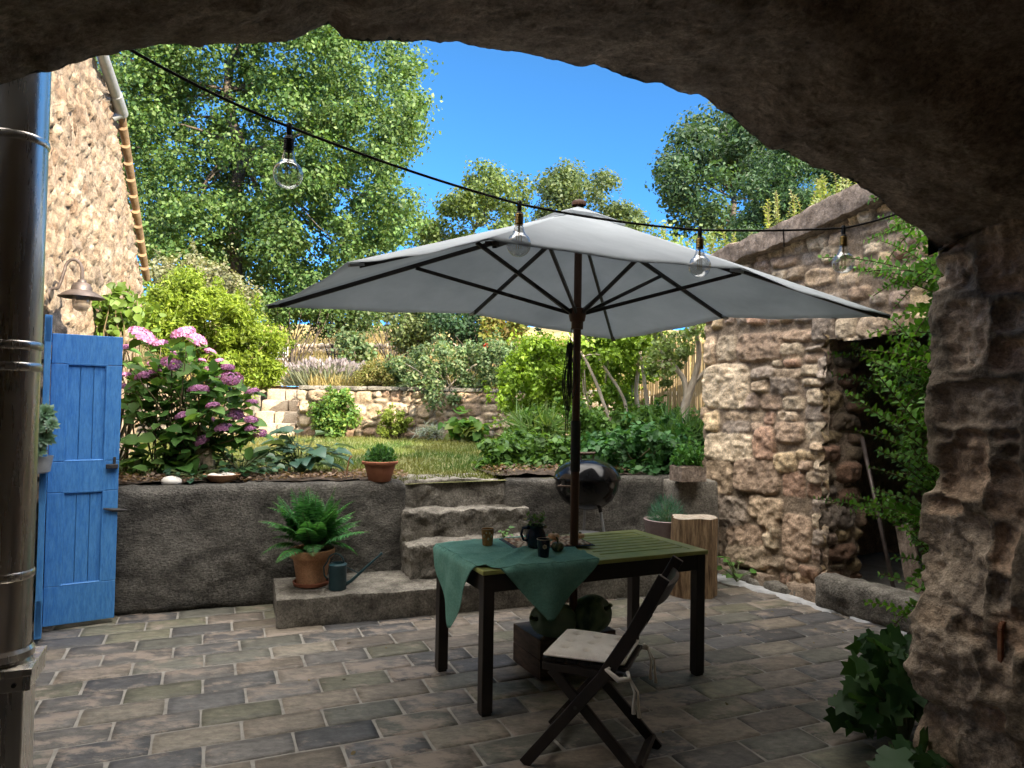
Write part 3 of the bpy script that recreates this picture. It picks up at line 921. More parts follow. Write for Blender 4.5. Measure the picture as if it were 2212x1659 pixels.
# ------------------------------------------------------------------ left stone house with its blue shutter door
def make_left_house():
    h = thing('stone_cottage', 'sunlit rubble stone house wall with blue door at the left', 'house', LP(0))
    t0, t1, t2 = -3.3, 2.05, 3.62
    cells = layout(t1 - t0 + 2.2, 5.6, .14, .24, 23, .35)
    base = np.array([(.44, .33, .215), (.50, .39, .26), (.40, .31, .205), (.48, .36, .23), (.55, .45, .32), (.38, .27, .17), (.46, .37, .27)])

    def fn(U, Zv):
        a, c = stones(U, Zv, cells, 23, rnd=.020, depth=.020, gap=.006, irr=.6, mortar=(.32, .265, .20), cols=base * np.array([.74, .745, .82]), p=3.0, vary=.7, rough=.016)
        P = np.stack([U * 1.4, Zv, 0 * U], -1)
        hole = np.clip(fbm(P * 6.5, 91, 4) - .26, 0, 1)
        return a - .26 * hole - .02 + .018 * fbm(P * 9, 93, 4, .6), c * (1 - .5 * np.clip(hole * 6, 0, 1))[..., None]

    def top(U):
        t = U + t0
        return np.where(t < 2.0, 4.62 - .06 * np.maximum(t, 0), np.interp(t, [2.0, t2], [4.42, 2.98]))

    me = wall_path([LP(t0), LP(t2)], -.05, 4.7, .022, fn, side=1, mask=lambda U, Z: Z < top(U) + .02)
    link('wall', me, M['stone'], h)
    body = MB()                                   # the rest of the house behind that wall
    pr = [(t0, -.05), (t2, -.05), (t2, 2.96), (2.0, 4.40), (1.95, 4.5), (t0, 4.6)]
    vs = [LP(t, -.03, z) for t, z in pr] + [LP(t, -4.0, z) for t, z in pr]
    k = len(pr)
    body.add(vs, [tuple(range(k)), tuple(range(2 * k - 1, k - 1, -1))] + [(i, i + k, (i + 1) % k + k, (i + 1) % k) for i in range(k)])
    body.build('back_wall', M['vault'], h)
    rt = MB(); rnd = random.Random(4)             # verge of half-round tiles down the slope
    nT = 11
    for i in range(nT):
        f0, f1 = i / nT, (i + 1.18) / nT
        a = LP(2.0 + (t2 - 2.0) * f0, .03, 4.46 - 1.44 * f0); b = LP(2.0 + (t2 - 2.0) * f1, .03, 4.46 - 1.44 * f1 + .03)
        rt.tube([a - UP * .02, b + UP * .0], [.045, .038], 10)
    rt.build('roof', M['roof_tile'], h, smooth=True, auto=.7)
    g = MB(); g.tube([LP(1.05, .05, 4.64), LP(1.75, .05, 4.47)], .05, 14); g.tube([LP(1.73, .05, 4.475), LP(2.02, .05, 4.40)], .055, 14)
    g.tube([LP(1.98, .05, 4.40), LP(1.98, -.03, 4.34)], .045, 10)
    g.build('gutter', M['zinc'], h, smooth=True, auto=.7)
    # blue ledged door leaf, standing open across the view
    dl = at(91, 1352, 4.86); dr = at(246, 1328, 5.10)
    dl.z = dr.z = .035
    X = (dr - dl); W = X.length; X.normalize(); Y = Vector((-X.y, X.x, 0)); H = 1.995; th = .042
    d = MB(); rail = .085

    def bx(x0, x1, z0, z1, y0=-.5, y1=.5):
        d.box(dl + X * (x0 + x1) / 2 + Y * th * (y0 + y1) / 2 + UP * (z0 + z1) / 2, (x1 - x0, th * (y1 - y0), z1 - z0), (X, Y, UP))
    st = .092
    bx(0, W, 0, .265); bx(0, W, .905, 1.115); bx(0, W, H - .205, H)
    bx(0, st, .267, .903); bx(W - st, W, .267, .903); bx(0, st, 1.117, H - .207); bx(W - st, W, 1.117, H - .207)
    leaf = d.build('door', M['blue'], h, bevel=.004)
    for z0, z1 in ((.265, .905), (1.115, H - .205)):
        p = MB(); wv = (W - 2 * st)
        for i in range(3):
            p.box(dl + X * (st + wv * (i + .5) / 3) + UP * (z0 + z1) / 2 + Y * .002, (wv / 3 - .004, .014, z1 - z0 + .01), (X, Y, UP))
        p.box(dl + X * W / 2 + UP * (z0 + z1) / 2 + Y * .012, (wv + .02, .006, z1 - z0 + .01), (X, Y, UP)); p.build('panel', M['blue'], leaf, bevel=.002)
        bd = MB()
        for (a, b) in (((st, z0), (W - st, z0)), ((st, z1), (W - st, z1)), ((st, z0), (st, z1)), ((W - st, z0), (W - st, z1))):
            q0, q1 = dl + X * a[0] + UP * a[1] - Y * .012, dl + X * b[0] + UP * b[1] - Y * .012
            bd.tube([q0, q1], .011, 6)
        bd.build('panel_moulding', M['blue'], leaf)
    kb = MB(); c = dl + X * (W - .045) + UP * 1.075 - Y * .04
    kb.box(c, (.075, .035, .03), (X, Y, UP)); kb.box(c + UP * .035 + X * .015 + Y * .01, (.016, .02, .06), (X, Y, UP)); kb.build('latch', M['iron'], leaf, bevel=.004)
    hd = MB(); c = dl + X * (W - .03) + UP * .765 - Y * .035
    hd.tube([c - X * .06 + UP * .012, c, c + X * .06 - UP * .006, c + X * .09 - UP * .008], [.006, .013, .011, .004], 8); hd.tube([c, c + Y * .03], .007, 6); hd.build('handle', M['iron'], leaf, smooth=True)
    for z in (1.80, 1.0):
        s = MB(); s.bar(dl + UP * z - X * .13, dl + UP * z + X * .02, .012, .03); s.build('hinge', M['iron'], leaf, bevel=.002)
    # second leaf, seen edge on beside the flue
    e1 = at(103, 1000, 4.62); e1.z = 0; vd = Vector((e1.x, e1.y, 0)).normalized()
    d2 = MB(); Wd = .34
    side = Vector((vd.y, -vd.x, 0))
    for z0, z1 in ((.03, .28), (.9, 1.1), (1.95, 2.13)): d2.box(e1 + vd * (Wd / 2 + .01) - side * .022 + UP * (z0 + z1) / 2, (Wd, .042, z1 - z0), (vd, side, UP))
    for k in (.06, Wd - .04): d2.box(e1 + vd * k - side * .022 + UP * 1.08, (.1, .038, 2.07), (vd, side, UP))
    d2.box(e1 + vd * Wd / 2 - side * .022 + UP * 1.08, (Wd - .1, .014, 2.03), (vd, side, UP))
    d2.build('door', M['blue'], h, bevel=.004)
    return h


make_left_house()


# ------------------------------------------------------------------ low retaining wall, steps, landing
def rough_block(mb, c, size, ax, seed, amp=.02, res=.05, bev=.03):
    """a worn masonry block: a subdivided box with softened corners and noise"""
    sx, sy, sz = size
    P, Fc = [], []
    def face(o, a, b, na, nb):
        s = len(P)
        for j in range(nb + 1):
            for i in range(na + 1):
                P.append([o[k] + a[k] * i / na + b[k] * j / nb for k in range(3)])
        for j in range(nb):
            for i in range(na):
                q = s + j * (na + 1) + i
                Fc.append((q, q + 1, q + na + 2, q + na + 1))
    n = [max(2, int(s / res)) for s in size]
    hx, hy, hz = sx / 2, sy / 2, sz / 2
    face((-hx, -hy, -hz), (sx, 0, 0), (0, 0, sz), n[0], n[2]); face((hx, hy, -hz), (-sx, 0, 0), (0, 0, sz), n[0], n[2])
    face((-hx, hy, -hz), (0, -sy, 0), (0, 0, sz), n[1], n[2]); face((hx, -hy, -hz), (0, sy, 0), (0, 0, sz), n[1], n[2])
    face((-hx, -hy, hz), (sx, 0, 0), (0, sy, 0), n[0], n[1]); face((-hx, hy, -hz), (sx, 0, 0), (0, -sy, 0), n[0], n[1])
    P = np.array(P); h = np.array([hx, hy, hz]); b = min(bev, min(h) * .9)
    core = np.clip(P, -(h - b), h - b); dl = P - core; ln = np.linalg.norm(dl, axis=1, keepdims=True)
    P = core + np.where(ln > 1e-6, dl / np.maximum(ln, 1e-6) * np.minimum(ln, b), 0)
    A = np.array([list(a) for a in ax]); Wp = P @ A + np.array(list(c))
    for k in range(3):
        Wp[:, k] += amp * fbm(Wp * 3.5 + 17 * k, seed + k, 4, .6) + amp * .5 * fbm(Wp * 14 + 17 * k, seed + 7 + k, 3, .6)
    mb.add(Wp.tolist(), Fc)


AXW = (WALL_D, -WALL_N, UP)
rw = MB(); rough_block(rw, WP(.83, -.14, .46), (2.62, .30, .94), AXW, 5, .022, .022, .05)
tag(rw.build('retaining_wall', M['render_wall'], None, smooth=True, origin=WP(.83)), 'long low grey rendered retaining wall behind the fern pot and the blue door', 'wall')
rw = MB(); rough_block(rw, WP(4.05, -.14, .46), (1.98, .30, .93), AXW, 6, .016, .03, .04)
tag(rw.build('retaining_wall', M['render_wall'], None, smooth=True, origin=WP(4.05)), 'low grey rendered retaining wall right of the steps, behind the kettle barbecue', 'wall')
rw = MB(); rough_block(rw, WP(4.86, .11, .46), (.46, .34, .90), AXW, 16, .016, .03, .03)
tag(rw.build('return_wall', M['concrete'], None, smooth=True, origin=WP(4.86, .13)), 'short brownish wall end meeting the stone outbuilding, carrying the wooden planter box', 'wall')
ST = thing('garden_steps', 'worn grey stone steps with a long landing up to the lawn', 'steps', WP(2.6))
lm = MB(); a = Vector((-1.62, 5.0, 0))
rough_block(lm, a + WALL_D * 1.69 - WALL_N * .33 + UP * .095, (3.38, .68, .215), AXW, 9, .014, .022, .014); lm.build('landing', M['concrete'], ST, smooth=True)
for i, (tb, off, w, z, dp) in enumerate(((2.62, .26, 1.05, .47, .56), (2.66, .02, 1.12, .70, .5), (2.62, -.24, .96, .92, .5))):
    s = MB(); rough_block(s, WP(tb, off - dp / 2 + .12, z - .14), (w, dp, .28), AXW, 30 + i, .045, .02, .018); s.build('step', M['concrete'], ST, smooth=True)


# ------------------------------------------------------------------ stone outbuilding at the right
def make_barn():
    h = thing('stone_outbuilding', 'brown rubble stone outbuilding with dark doorway and sloping roof edge', 'outbuilding', BP(1))
    tL, tD, tD2, tR = -.42, 1.0, 2.25, 3.6
    wt = lambda t: 2.93 + .17 * t
    def on_wall(u, v):
        r = ray(u, v); p = EYE + r * ((BARN_A - EYE).dot(BARN_G) / r.dot(BARN_G)); return (p - BARN_A).dot(BARN_D), p.z
    big = [(105, 960, 330, 1180), (265, 800, 500, 960), (480, 790, 640, 865), (165, 825, 265, 960), (105, 820, 165, 975), (330, 975, 470, 1045), (420, 1025, 560, 1115), (345, 1040, 420, 1105), (310, 1110, 372, 1190), (372, 1105, 478, 1190), (480, 1120, 590, 1188), (190, 1195, 390, 1235),
           (190, 1240, 330, 1300), (330, 1245, 390, 1292), (390, 1195, 452, 1260), (455, 1190, 560, 1240), (105, 1190, 180, 1285), (105, 1300, 350, 1425), (350, 1265, 452, 1430), (455, 1240, 593, 1345), (440, 1395, 560, 1485), (105, 1430, 247, 1585), (248, 1430, 475, 1570), (480, 1490, 597, 1605),
           (130, 1612, 308, 1740), (312, 1610, 490, 1700), (360, 1695, 475, 1745), (210, 1745, 392, 1842), (480, 1700, 625, 1893), (390, 1790, 465, 1848), (405, 1750, 472, 1795), (215, 1845, 430, 1920),
           (590, 870, 690, 905), (470, 905, 582, 950), (585, 910, 690, 958), (570, 962, 690, 1027), (565, 1030, 700, 1077), (600, 1083, 690, 1162), (590, 1165, 690, 1238), (592, 1243, 697, 1347), (612, 1350, 700, 1387), (600, 1390, 700, 1432), (562, 1434, 632, 1486), (634, 1434, 702, 1486), (604, 1490, 702, 1545), (602, 1548, 700, 1606), (628, 1610, 700, 1680), (628, 1684, 700, 1760), (630, 1764, 700, 1840), (626, 1844, 700, 1905),
           (505, 485, 592, 572), (600, 490, 727, 605), (735, 520, 862, 602), (805, 578, 905, 662), (575, 410, 662, 490), (665, 380, 790, 485), (855, 285, 982, 352), (985, 258, 1045, 322), (868, 368, 962, 445), (970, 315, 1092, 432), (900, 618, 985, 692), (800, 430, 870, 515), (1000, 480, 1120, 570), (920, 460, 1000, 540), (990, 600, 1100, 700), (1130, 440, 1230, 600)]
    bigc = []
    for a, b_, c_, d_ in big:
        q0, q1 = on_wall(1468.8 + a * .448, 353.9 + d_ * .448), on_wall(1468.8 + c_ * .448, 353.9 + b_ * .448)
        bigc.append(((q0[0] + q1[0]) / 2 - tL, (q0[1] + q1[1]) / 2, (q1[0] - q0[0]) / 2 * 1.03, (q1[1] - q0[1]) / 2 * 1.03))
    fill = layout(tR - tL, 4.0, .15, .20, 62, .3)
    cells = np.array(bigc + [tuple(c) for c in fill if not any(abs(c[0] - q[0]) < q[2] + c[2] * .25 and abs(c[1] - q[1]) < q[3] + c[3] * .25 for q in bigc)])
    def fn(U, Zv):
        a, c = stones(U - .5, Zv, cells, 62, rnd=.022, depth=.042, gap=.004, irr=.42, mortar=(.21, .165, .12), cols=(STONE_COLS * .75 + STONE_COLS.mean(1, keepdims=True) * np.array([1.18, 1.0, .80]) * .25) * 1.25, p=4.5, vary=.6, rough=.020)
        return a - .02, c * 1.4

    dz = lambda t: 2.2 + .04 * np.sin(t * 5)
    corner_back = BP(tL, -.5)
    me = wall_path([corner_back, BP(tL, -.02), BP(tL + .02, 0), BP(tR)], 0, 3.7, .0135, fn, side=1,
                   mask=lambda U, Z: (Z < wt(U - .5 + tL) + .03) & ~((U - .5 + tL > tD) & (U - .5 + tL < tD2) & (Z < dz(U))))
    link('wall', me, M['stone'], h)

    def fn2(U, Zv):
        a, c = stones(U, Zv, layout(.6, 3, .17, .3, 5, .3), 65, rnd=.05, depth=.06, gap=.005, irr=.4, mortar=(.2, .16, .12), rough=.02)
        return a - .03, c * .8
    me = wall_path([BP(tD, .03), BP(tD, -.5)], 0, 2.3, .016, fn2, side=1)
    link('door_reveal', me, M['stone'], h)
    b = MB()                                       # solid wall bodies, dark store room, roof
    nin = -BARN_G
    def slab(ta, tb, o0, o1, z0, z1a, z1b):
        vs = [BP(ta, o0, z0), BP(tb, o0, z0), BP(tb, o1, z0), BP(ta, o1, z0), BP(ta, o0, z1a), BP(tb, o0, z1b), BP(tb, o1, z1b), BP(ta, o1, z1a)]
        b.add(vs, [(0, 3, 2, 1), (4, 5, 6, 7), (0, 1, 5, 4), (1, 2, 6, 5), (2, 3, 7, 6), (3, 0, 4, 7)])
    slab(tL + .04, tD - .03, -.45, -.05, 0, wt(tL) - .02, wt(tD) - .02); slab(tD2 + .03, tR, -.45, -.05, 0, wt(tD2) - .02, wt(tR) - .02)
    slab(tD - .02, tD2 + .02, -.45, -.06, 2.26, wt(tD) - .03, wt(tD2) - .03)
    slab(tL + .04, tR, -2.8, -2.5, 0, wt(tL), wt(tR)); slab(tL + .05, tL + .4, -2.5, -.452, 0, wt(tL) - .03, wt(tL) - .03); slab(tR - .3, tR, -2.5, -.452, 0, wt(tR), wt(tR))
    b.build('inner_wall', M['vault'], h)
    r = MB()
    vs = [BP(ta, o, wt(ta) + dz_ + .03 + .02 * ta) for dz_ in (.0, .13) for ta, o in ((tL - .1, .09), (tR, .09), (tR, -2.9), (tL - .1, -2.9))]
    r.add(vs, [(0, 3, 2, 1), (4, 5, 6, 7), (0, 1, 5, 4), (1, 2, 6, 5), (2, 3, 7, 6), (3, 0, 4, 7)])
    r.build('roof', M['roof_tile'], h)
    cp = MB()                                      # weathered verge beam along the roof edge
    A, Bq = BP(tL - .1, .05, wt(tL) + .08), BP(tR, .05, wt(tR) + .19)
    dirn = (Bq - A).normalized(); upv = (UP - dirn * dirn.z).normalized()
    rough_block(cp, (A + Bq) / 2, ((Bq - A).length, .16, .20), (dirn, BARN_G, upv), 44, .04, .03, .03)
    cp.build('verge_beam', M['timber'], h, smooth=True)
    return h


make_barn()
# pale mortar skirt, then the loose foot stones and the big threshold block
mk = MB(); pts = []
rgm = random.Random(3)
vs, fs = [], []
for i in range(46):
    t = -.2 + i * .045; w = .22 + .03 * math.sin(i * .9) + rgm.uniform(-.02, .02) + .06 * max(0, 1 - abs(t) * 2)
    vs += [BP(t, -.06, .02), BP(t, w, .0135 + rgm.uniform(0, .003)), BP(t, w + .012, -.005)]
for i in range(45):
    a = i * 3; fs += [(a, a + 1, a + 4, a + 3), (a + 1, a + 2, a + 5, a + 4)]
tag(mk.add(vs, fs).build('mortar_strip', M['mortar'], None, smooth=True), kind='structure')
foot = [(-.08, .05, .10, .09, .09), (.17, .07, .13, .09, .08), (.40, .06, .10, .10, .10), (.60, .09, .12, .10, .07), (.80, .07, .11, .10, .10), (.72, .11, .09, .06, .06), (.98, .09, .10, .11, .12), (.34, .12, .07, .05, .05)]
foot_lab = ['small rounded grey foot stone nearest the log stump', 'flat pale foot stone beside the low leafy weed', 'dark rounded foot stone under the middle of the rubble wall', 'long low grey foot stone on the mortar strip', 'tall brown foot stone left of the doorway jamb', 'little wedge of stone in front of the brown foot stone', 'big grey foot stone touching the threshold block', 'small pebble-like stone at the edge of the mortar']
for i, ((t, o, a, b_, c), lb) in enumerate(zip(foot, foot_lab)):
    k = MB(); p = BP(t, o - .02, 0); rough_block(k, p + UP * c * .45, (a * 2.1, b_ * 1.6, c * 1.3), (BARN_D, BARN_G, UP), 400 + i * 5, .03, .02, .03)
    ob = k.build('foot_stone', M['concrete'] if i % 2 else M['vault'], None, smooth=True, origin=p); tag(ob, lb, 'stone', 'loose stones along the foot of the outbuilding')
k = MB(); rough_block(k, BP(1.62, .11, .12), (1.15, .26, .28), (BARN_D, BARN_G, UP), 71, .035, .03, .07)
tag(k.build('threshold_stone', M['concrete'], None, smooth=True, origin=BP(1.62, .11)), 'long pale worn stone block lying along the dark doorway', 'stone')
k = MB(); k.tube([BP(1.42, -.3, .1), BP(1.05, -.42, 1.36)], .017, 8)
tag(k.build('leaning_rod', M['lamp_metal'], None, smooth=True, origin=BP(1.42, -.3, .1)), 'thin grey metal rod leaning inside the dark doorway', 'rod')
k = MB(); k.bar(BP(1.42, -.6, .05), BP(1.22, -.75, .62), .14, .03, BARN_G)
tag(k.build('leaning_board', M['timber'], None, bevel=.003, origin=BP(1.42, -.6, .05)), 'brown wooden board leaning low inside the dark doorway', 'board')

# ------------------------------------------------------------------ upper terrace wall and its steps
def make_terrace():
    def seg(name, x0, x1, y, z0, z1, seed, label, ch=.17, cw=.28, ret=True):
        cells = layout(x1 - x0 + 2, 1.4, ch, cw, seed, .3)
        cols = np.array([(.47, .37, .26), (.52, .42, .30), (.42, .31, .215), (.55, .45, .33), (.40, .28, .20), (.46, .39, .30)]) * .8

        def fn(U, Zv):
            a, c = stones(U, Zv - .9, cells, seed, rnd=.03, depth=.05, gap=.006, irr=.55, mortar=(.20, .155, .11), cols=cols, rough=.02)
            return a - .02, c
        t = thing(name, label, 'wall', (x0, y, z0))
        path = ([(x0, y + .9)] if ret else []) + [(x0, y), (x1, y)]
        link('stone_face', wall_path(path, z0, z1, .022, fn, side=1), M['stone'], t)
        b = MB(); b.box(((x0 + x1) / 2 + .02, y + .29, (z0 + z1) / 2), (x1 - x0 - .06, .52, z1 - z0 - .02)); b.build('core', M['concrete'], t)
        cp = MB(); rnd = random.Random(seed); x = x0
        while x < x1 - .05:
            w = min(rnd.uniform(.3, .6), x1 - x); rough_block(cp, (x + w / 2, y + .2, z1 + .02), (w - .012, .46, .07), (Vector((1, 0, 0)), Vector((0, 1, 0)), UP), seed + int(x * 10), .015, .06, .02); x += w
        cp.build('coping', M['white_stone'] if False else M['concrete'], t, smooth=True)
    seg('terrace_wall', -3.62, 4.4, 12.0, .9, 1.80, 51, 'sunlit dry stone terrace wall across the back of the lawn')
    seg('terrace_wall', -9.0, -4.45, 12.05, .9, 1.78, 57, 'stone terrace wall left of the upper steps, behind the hydrangea', ret=False)
    t = thing('stone_steps', 'sunlit rough stone steps climbing through the terrace wall', 'steps', (-4.0, 12, .95))
    for i in range(4):
        s = MB(); rnd = random.Random(i); x = -4.44
        z = 1.0 + .2 * (i + 1)
        while x < -3.66:
            w = min(rnd.uniform(.3, .5), -3.645 - x); rough_block(s, (x + w / 2, 12.02 + .27 * i + .35, z - .12), (w - .012, .70, .24), (Vector((1, 0, 0)), Vector((0, 1, 0)), UP), 300 + i * 9 + int(x * 7), .02, .05, .035); x += w
        s.build('step', M['field_stone'], t, smooth=True)
    s = MB(); rough_block(s, (-4.2, 13.35, 1.3), (1.6, .7, 1.10), (Vector((1, 0, 0)), Vector((0, 1, 0)), UP), 371, .02, .06, .03); s.build('step', M['field_stone'], t, smooth=True)


M['field_stone'] = mat('field_stone', (.29, .225, .16), (.43, .35, .26), 8, .95, .8, 40, dist=.02, fine=.4)
make_terrace()
lw = MB(); rnd = random.Random(2)
for i in range(34):
    x = -12.5 + i * .35; y = 30.0 + .02 * i
    lw.blob((x, y, float(field_z(np.array(x), np.array(y))) + .12 + rnd.uniform(0, .08)), (.26, .2, .2), i, 1, .25)
    lw.blob((x + .15, y, float(field_z(np.array(x), np.array(y))) + .38), (.22, .2, .14), i + 50, 1, .25)
tag(lw.build('field_wall', M['field_stone'], None, smooth=True, origin=(-6, 30, 3.4)), 'low pale dry stone wall across the dry grass field', 'wall')

# ------------------------------------------------------------------ flue pipe and string lights under the arch
def make_flue():
    c = at(11, 1000, 2.0); c.z = 0
    t = thing('flue_pipe', 'shiny stainless steel flue pipe rising beside the arch at the left', 'flue pipe', c)
    R = .0765
    k = MB(); prof = [(R, .84), (R, 1.08)]
    seams = (1.10, 1.68, 1.74, 2.32)
    for z in seams:
        prof += [(R, z - .012), (R + .0035, z - .008), (R + .0045, z), (R + .0035, z + .008), (R, z + .012)]
    prof += [(R, 3.4)]
    k.lathe(prof, c, 64); k.build('pipe', M['steel'], t, smooth=True, auto=.6)
    k = MB(); k.lathe([(R + .002, .865), (R + .010, .872), (R + .010, .89), (R + .003, .90)], c, 64); k.build('clamp_ring', M['steel'], t, smooth=True, auto=.5)
    k = MB(); k.box(c + UP * .850, (.20, .20, .02), (E1, E2, UP)); k.box(c + UP * .820, (.194, .194, .04), (E1, E2, UP)); k.build('base_plate', M['steel'], t, bevel=.002)
    k = MB(); k.box(c + UP * .40, (.155, .155, .80), (E1, E2, UP)); k.build('lower_box', M['steel'], t, bevel=.004)
    k = MB(); k.tube([c + E1 * .06 - E2 * .0835 + UP * .82, c + E1 * .06 - E2 * .1045 + UP * .82], .006, 10); k.build('bolt', M['iron'], t)


make_flue()


def catenary(p0, p1, sag, n=12):
    return [p0.lerp(p1, i / n) - UP * sag * 4 * (i / n) * (1 - i / n) for i in range(n + 1)]


def make_lights():
    start = at(262, 96, 1.93); end = at(1945, 459, 3.11)
    bl = [at(625, 274, 2.2), at(1122, 441, 2.60), at(1512, 497, 2.90), at(1822, 493, 3.04)]
    t = thing('string_lights', 'dark cable strung across the arch with four clear glass bulbs', 'string lights', bl[1])
    k = MB(); pts = []
    chain = [start] + bl + [end]
    for i, (a, b) in enumerate(zip(chain[:-1], chain[1:])):
        pts += catenary(a, b, .012 if i < 3 else .006)[:-1]
    pts.append(end)
    k.tube(pts, .0047, 7); k.build('cable', M['cable'], t, smooth=True)
    j = bl[2].lerp(bl[3], .57)
    k = MB(); k.tube([j, j - UP * .03 + E1 * .002, j - UP * .075 + E1 * .004], .0028, 6); k.build('loose_cord', M['cable'], t)
    for i, p in enumerate(bl):
        r = .0455
        prof = [(.0145, -.075), (.0155, -.083), (.0185, -.092), (.020, -.10), (.0225, -.108), (.030, -.118)]
        cz = -.150
        prof += [(r * math.cos(a), cz + r * math.sin(a)) for a in np.linspace(.72, -math.pi / 2 + .02, 18)]
        g = MB(); g.lathe(prof, p, 32, cap_bottom=False); bulb = g.build('bulb', M['glass'], t, smooth=True)
        s = MB(); s.lathe([(.006, .012), (.0085, .008), (.0085, -.028), (.0125, -.032), (.0145, -.036)], p, 16, cap_bottom=True); s.build('cap', M['black_plastic'], bulb, smooth=True, auto=.6)
        s = MB(); q = []
        for m in range(6): q += [(.0150, -.038 - .006 * m), (.0162, -.041 - .006 * m)]
        s.lathe([(.0135, -.036)] + q + [(.0145, -.078), (.006, -.080)], p, 20); s.build('socket', M['brass'] if i else M['black_plastic'], bulb, smooth=True, auto=.6)
        s = MB(); s.tube([p - UP * .078, p - UP * .118], .0035, 6)
        for a in (0, 1.57, 3.14, 4.71):
            d = Vector((math.cos(a), math.sin(a), 0)); s.tube([p - UP * .112 + d * .003, p - UP * .116 + d * .009, p - UP * .165 + d * .0085], .0011, 5)
        s.build('filament', M['brass'], bulb, smooth=True)


make_lights()


def make_wall_lamp():
    c = at(176, 638, 5.18); w = c - LEFT_N * (c - LEFT_A).dot(LEFT_N)
    w = Vector((w.x, w.y, c.z)) + LEFT_N * .02
    t = thing('wall_lamp', 'old metal swan neck lamp with glass jar above the blue door', 'lamp', w)
    dx = (c - w); dx.z = 0; L = dx.length; dx.normalize()
    a = w + UP * .035
    pts = [a, a + dx * .05 + UP * .01, a + dx * L * .32 + UP * .05, a + dx * L * .42 + UP * .13]
    for ang in np.linspace(math.pi, 0, 9):
        m = a + dx * L * .72 + UP * .14; pts.append(m + dx * L * .28 * math.cos(ang) + UP * (.085 * math.sin(ang)))
    pts.append(c + UP * .10)
    k = MB(); k.tube(pts, .0115, 8); k.tube([w, w + dx * .012 + UP * 0], .04, 14); k.build('arm', M['lamp_metal'], t, smooth=True, auto=.7)
    k = MB(); k.lathe([(.022, .115), (.028, .11), (.03, .095), (.055, .085), (.066, .06), (.07, .035), (.10, .022), (.150, -.012), (.152, -.018), (.10, .012), (.06, .02)], c, 36, cap_bottom=True); k.build('shade', M['lamp_metal'], t, smooth=True, auto=.8)
    k = MB(); k.lathe([(.056, .01), (.058, -.02)] + [(.058 * math.cos(x), -.065 - .055 * math.sin(x)) for x in np.linspace(0, 1.55, 9)], c, 28, cap_bottom=False); k.build('glass_jar', M['dusty_glass'], t, smooth=True)


make_wall_lamp()


# ------------------------------------------------------------------ parasol
PC = Vector((.388, 4.275, 0)); PROT = .652; PA, PB = 1.493, 1.161
PX = Vector((math.cos(PROT), math.sin(PROT), 0)); PY = Vector((-math.sin(PROT), math.cos(PROT), 0))


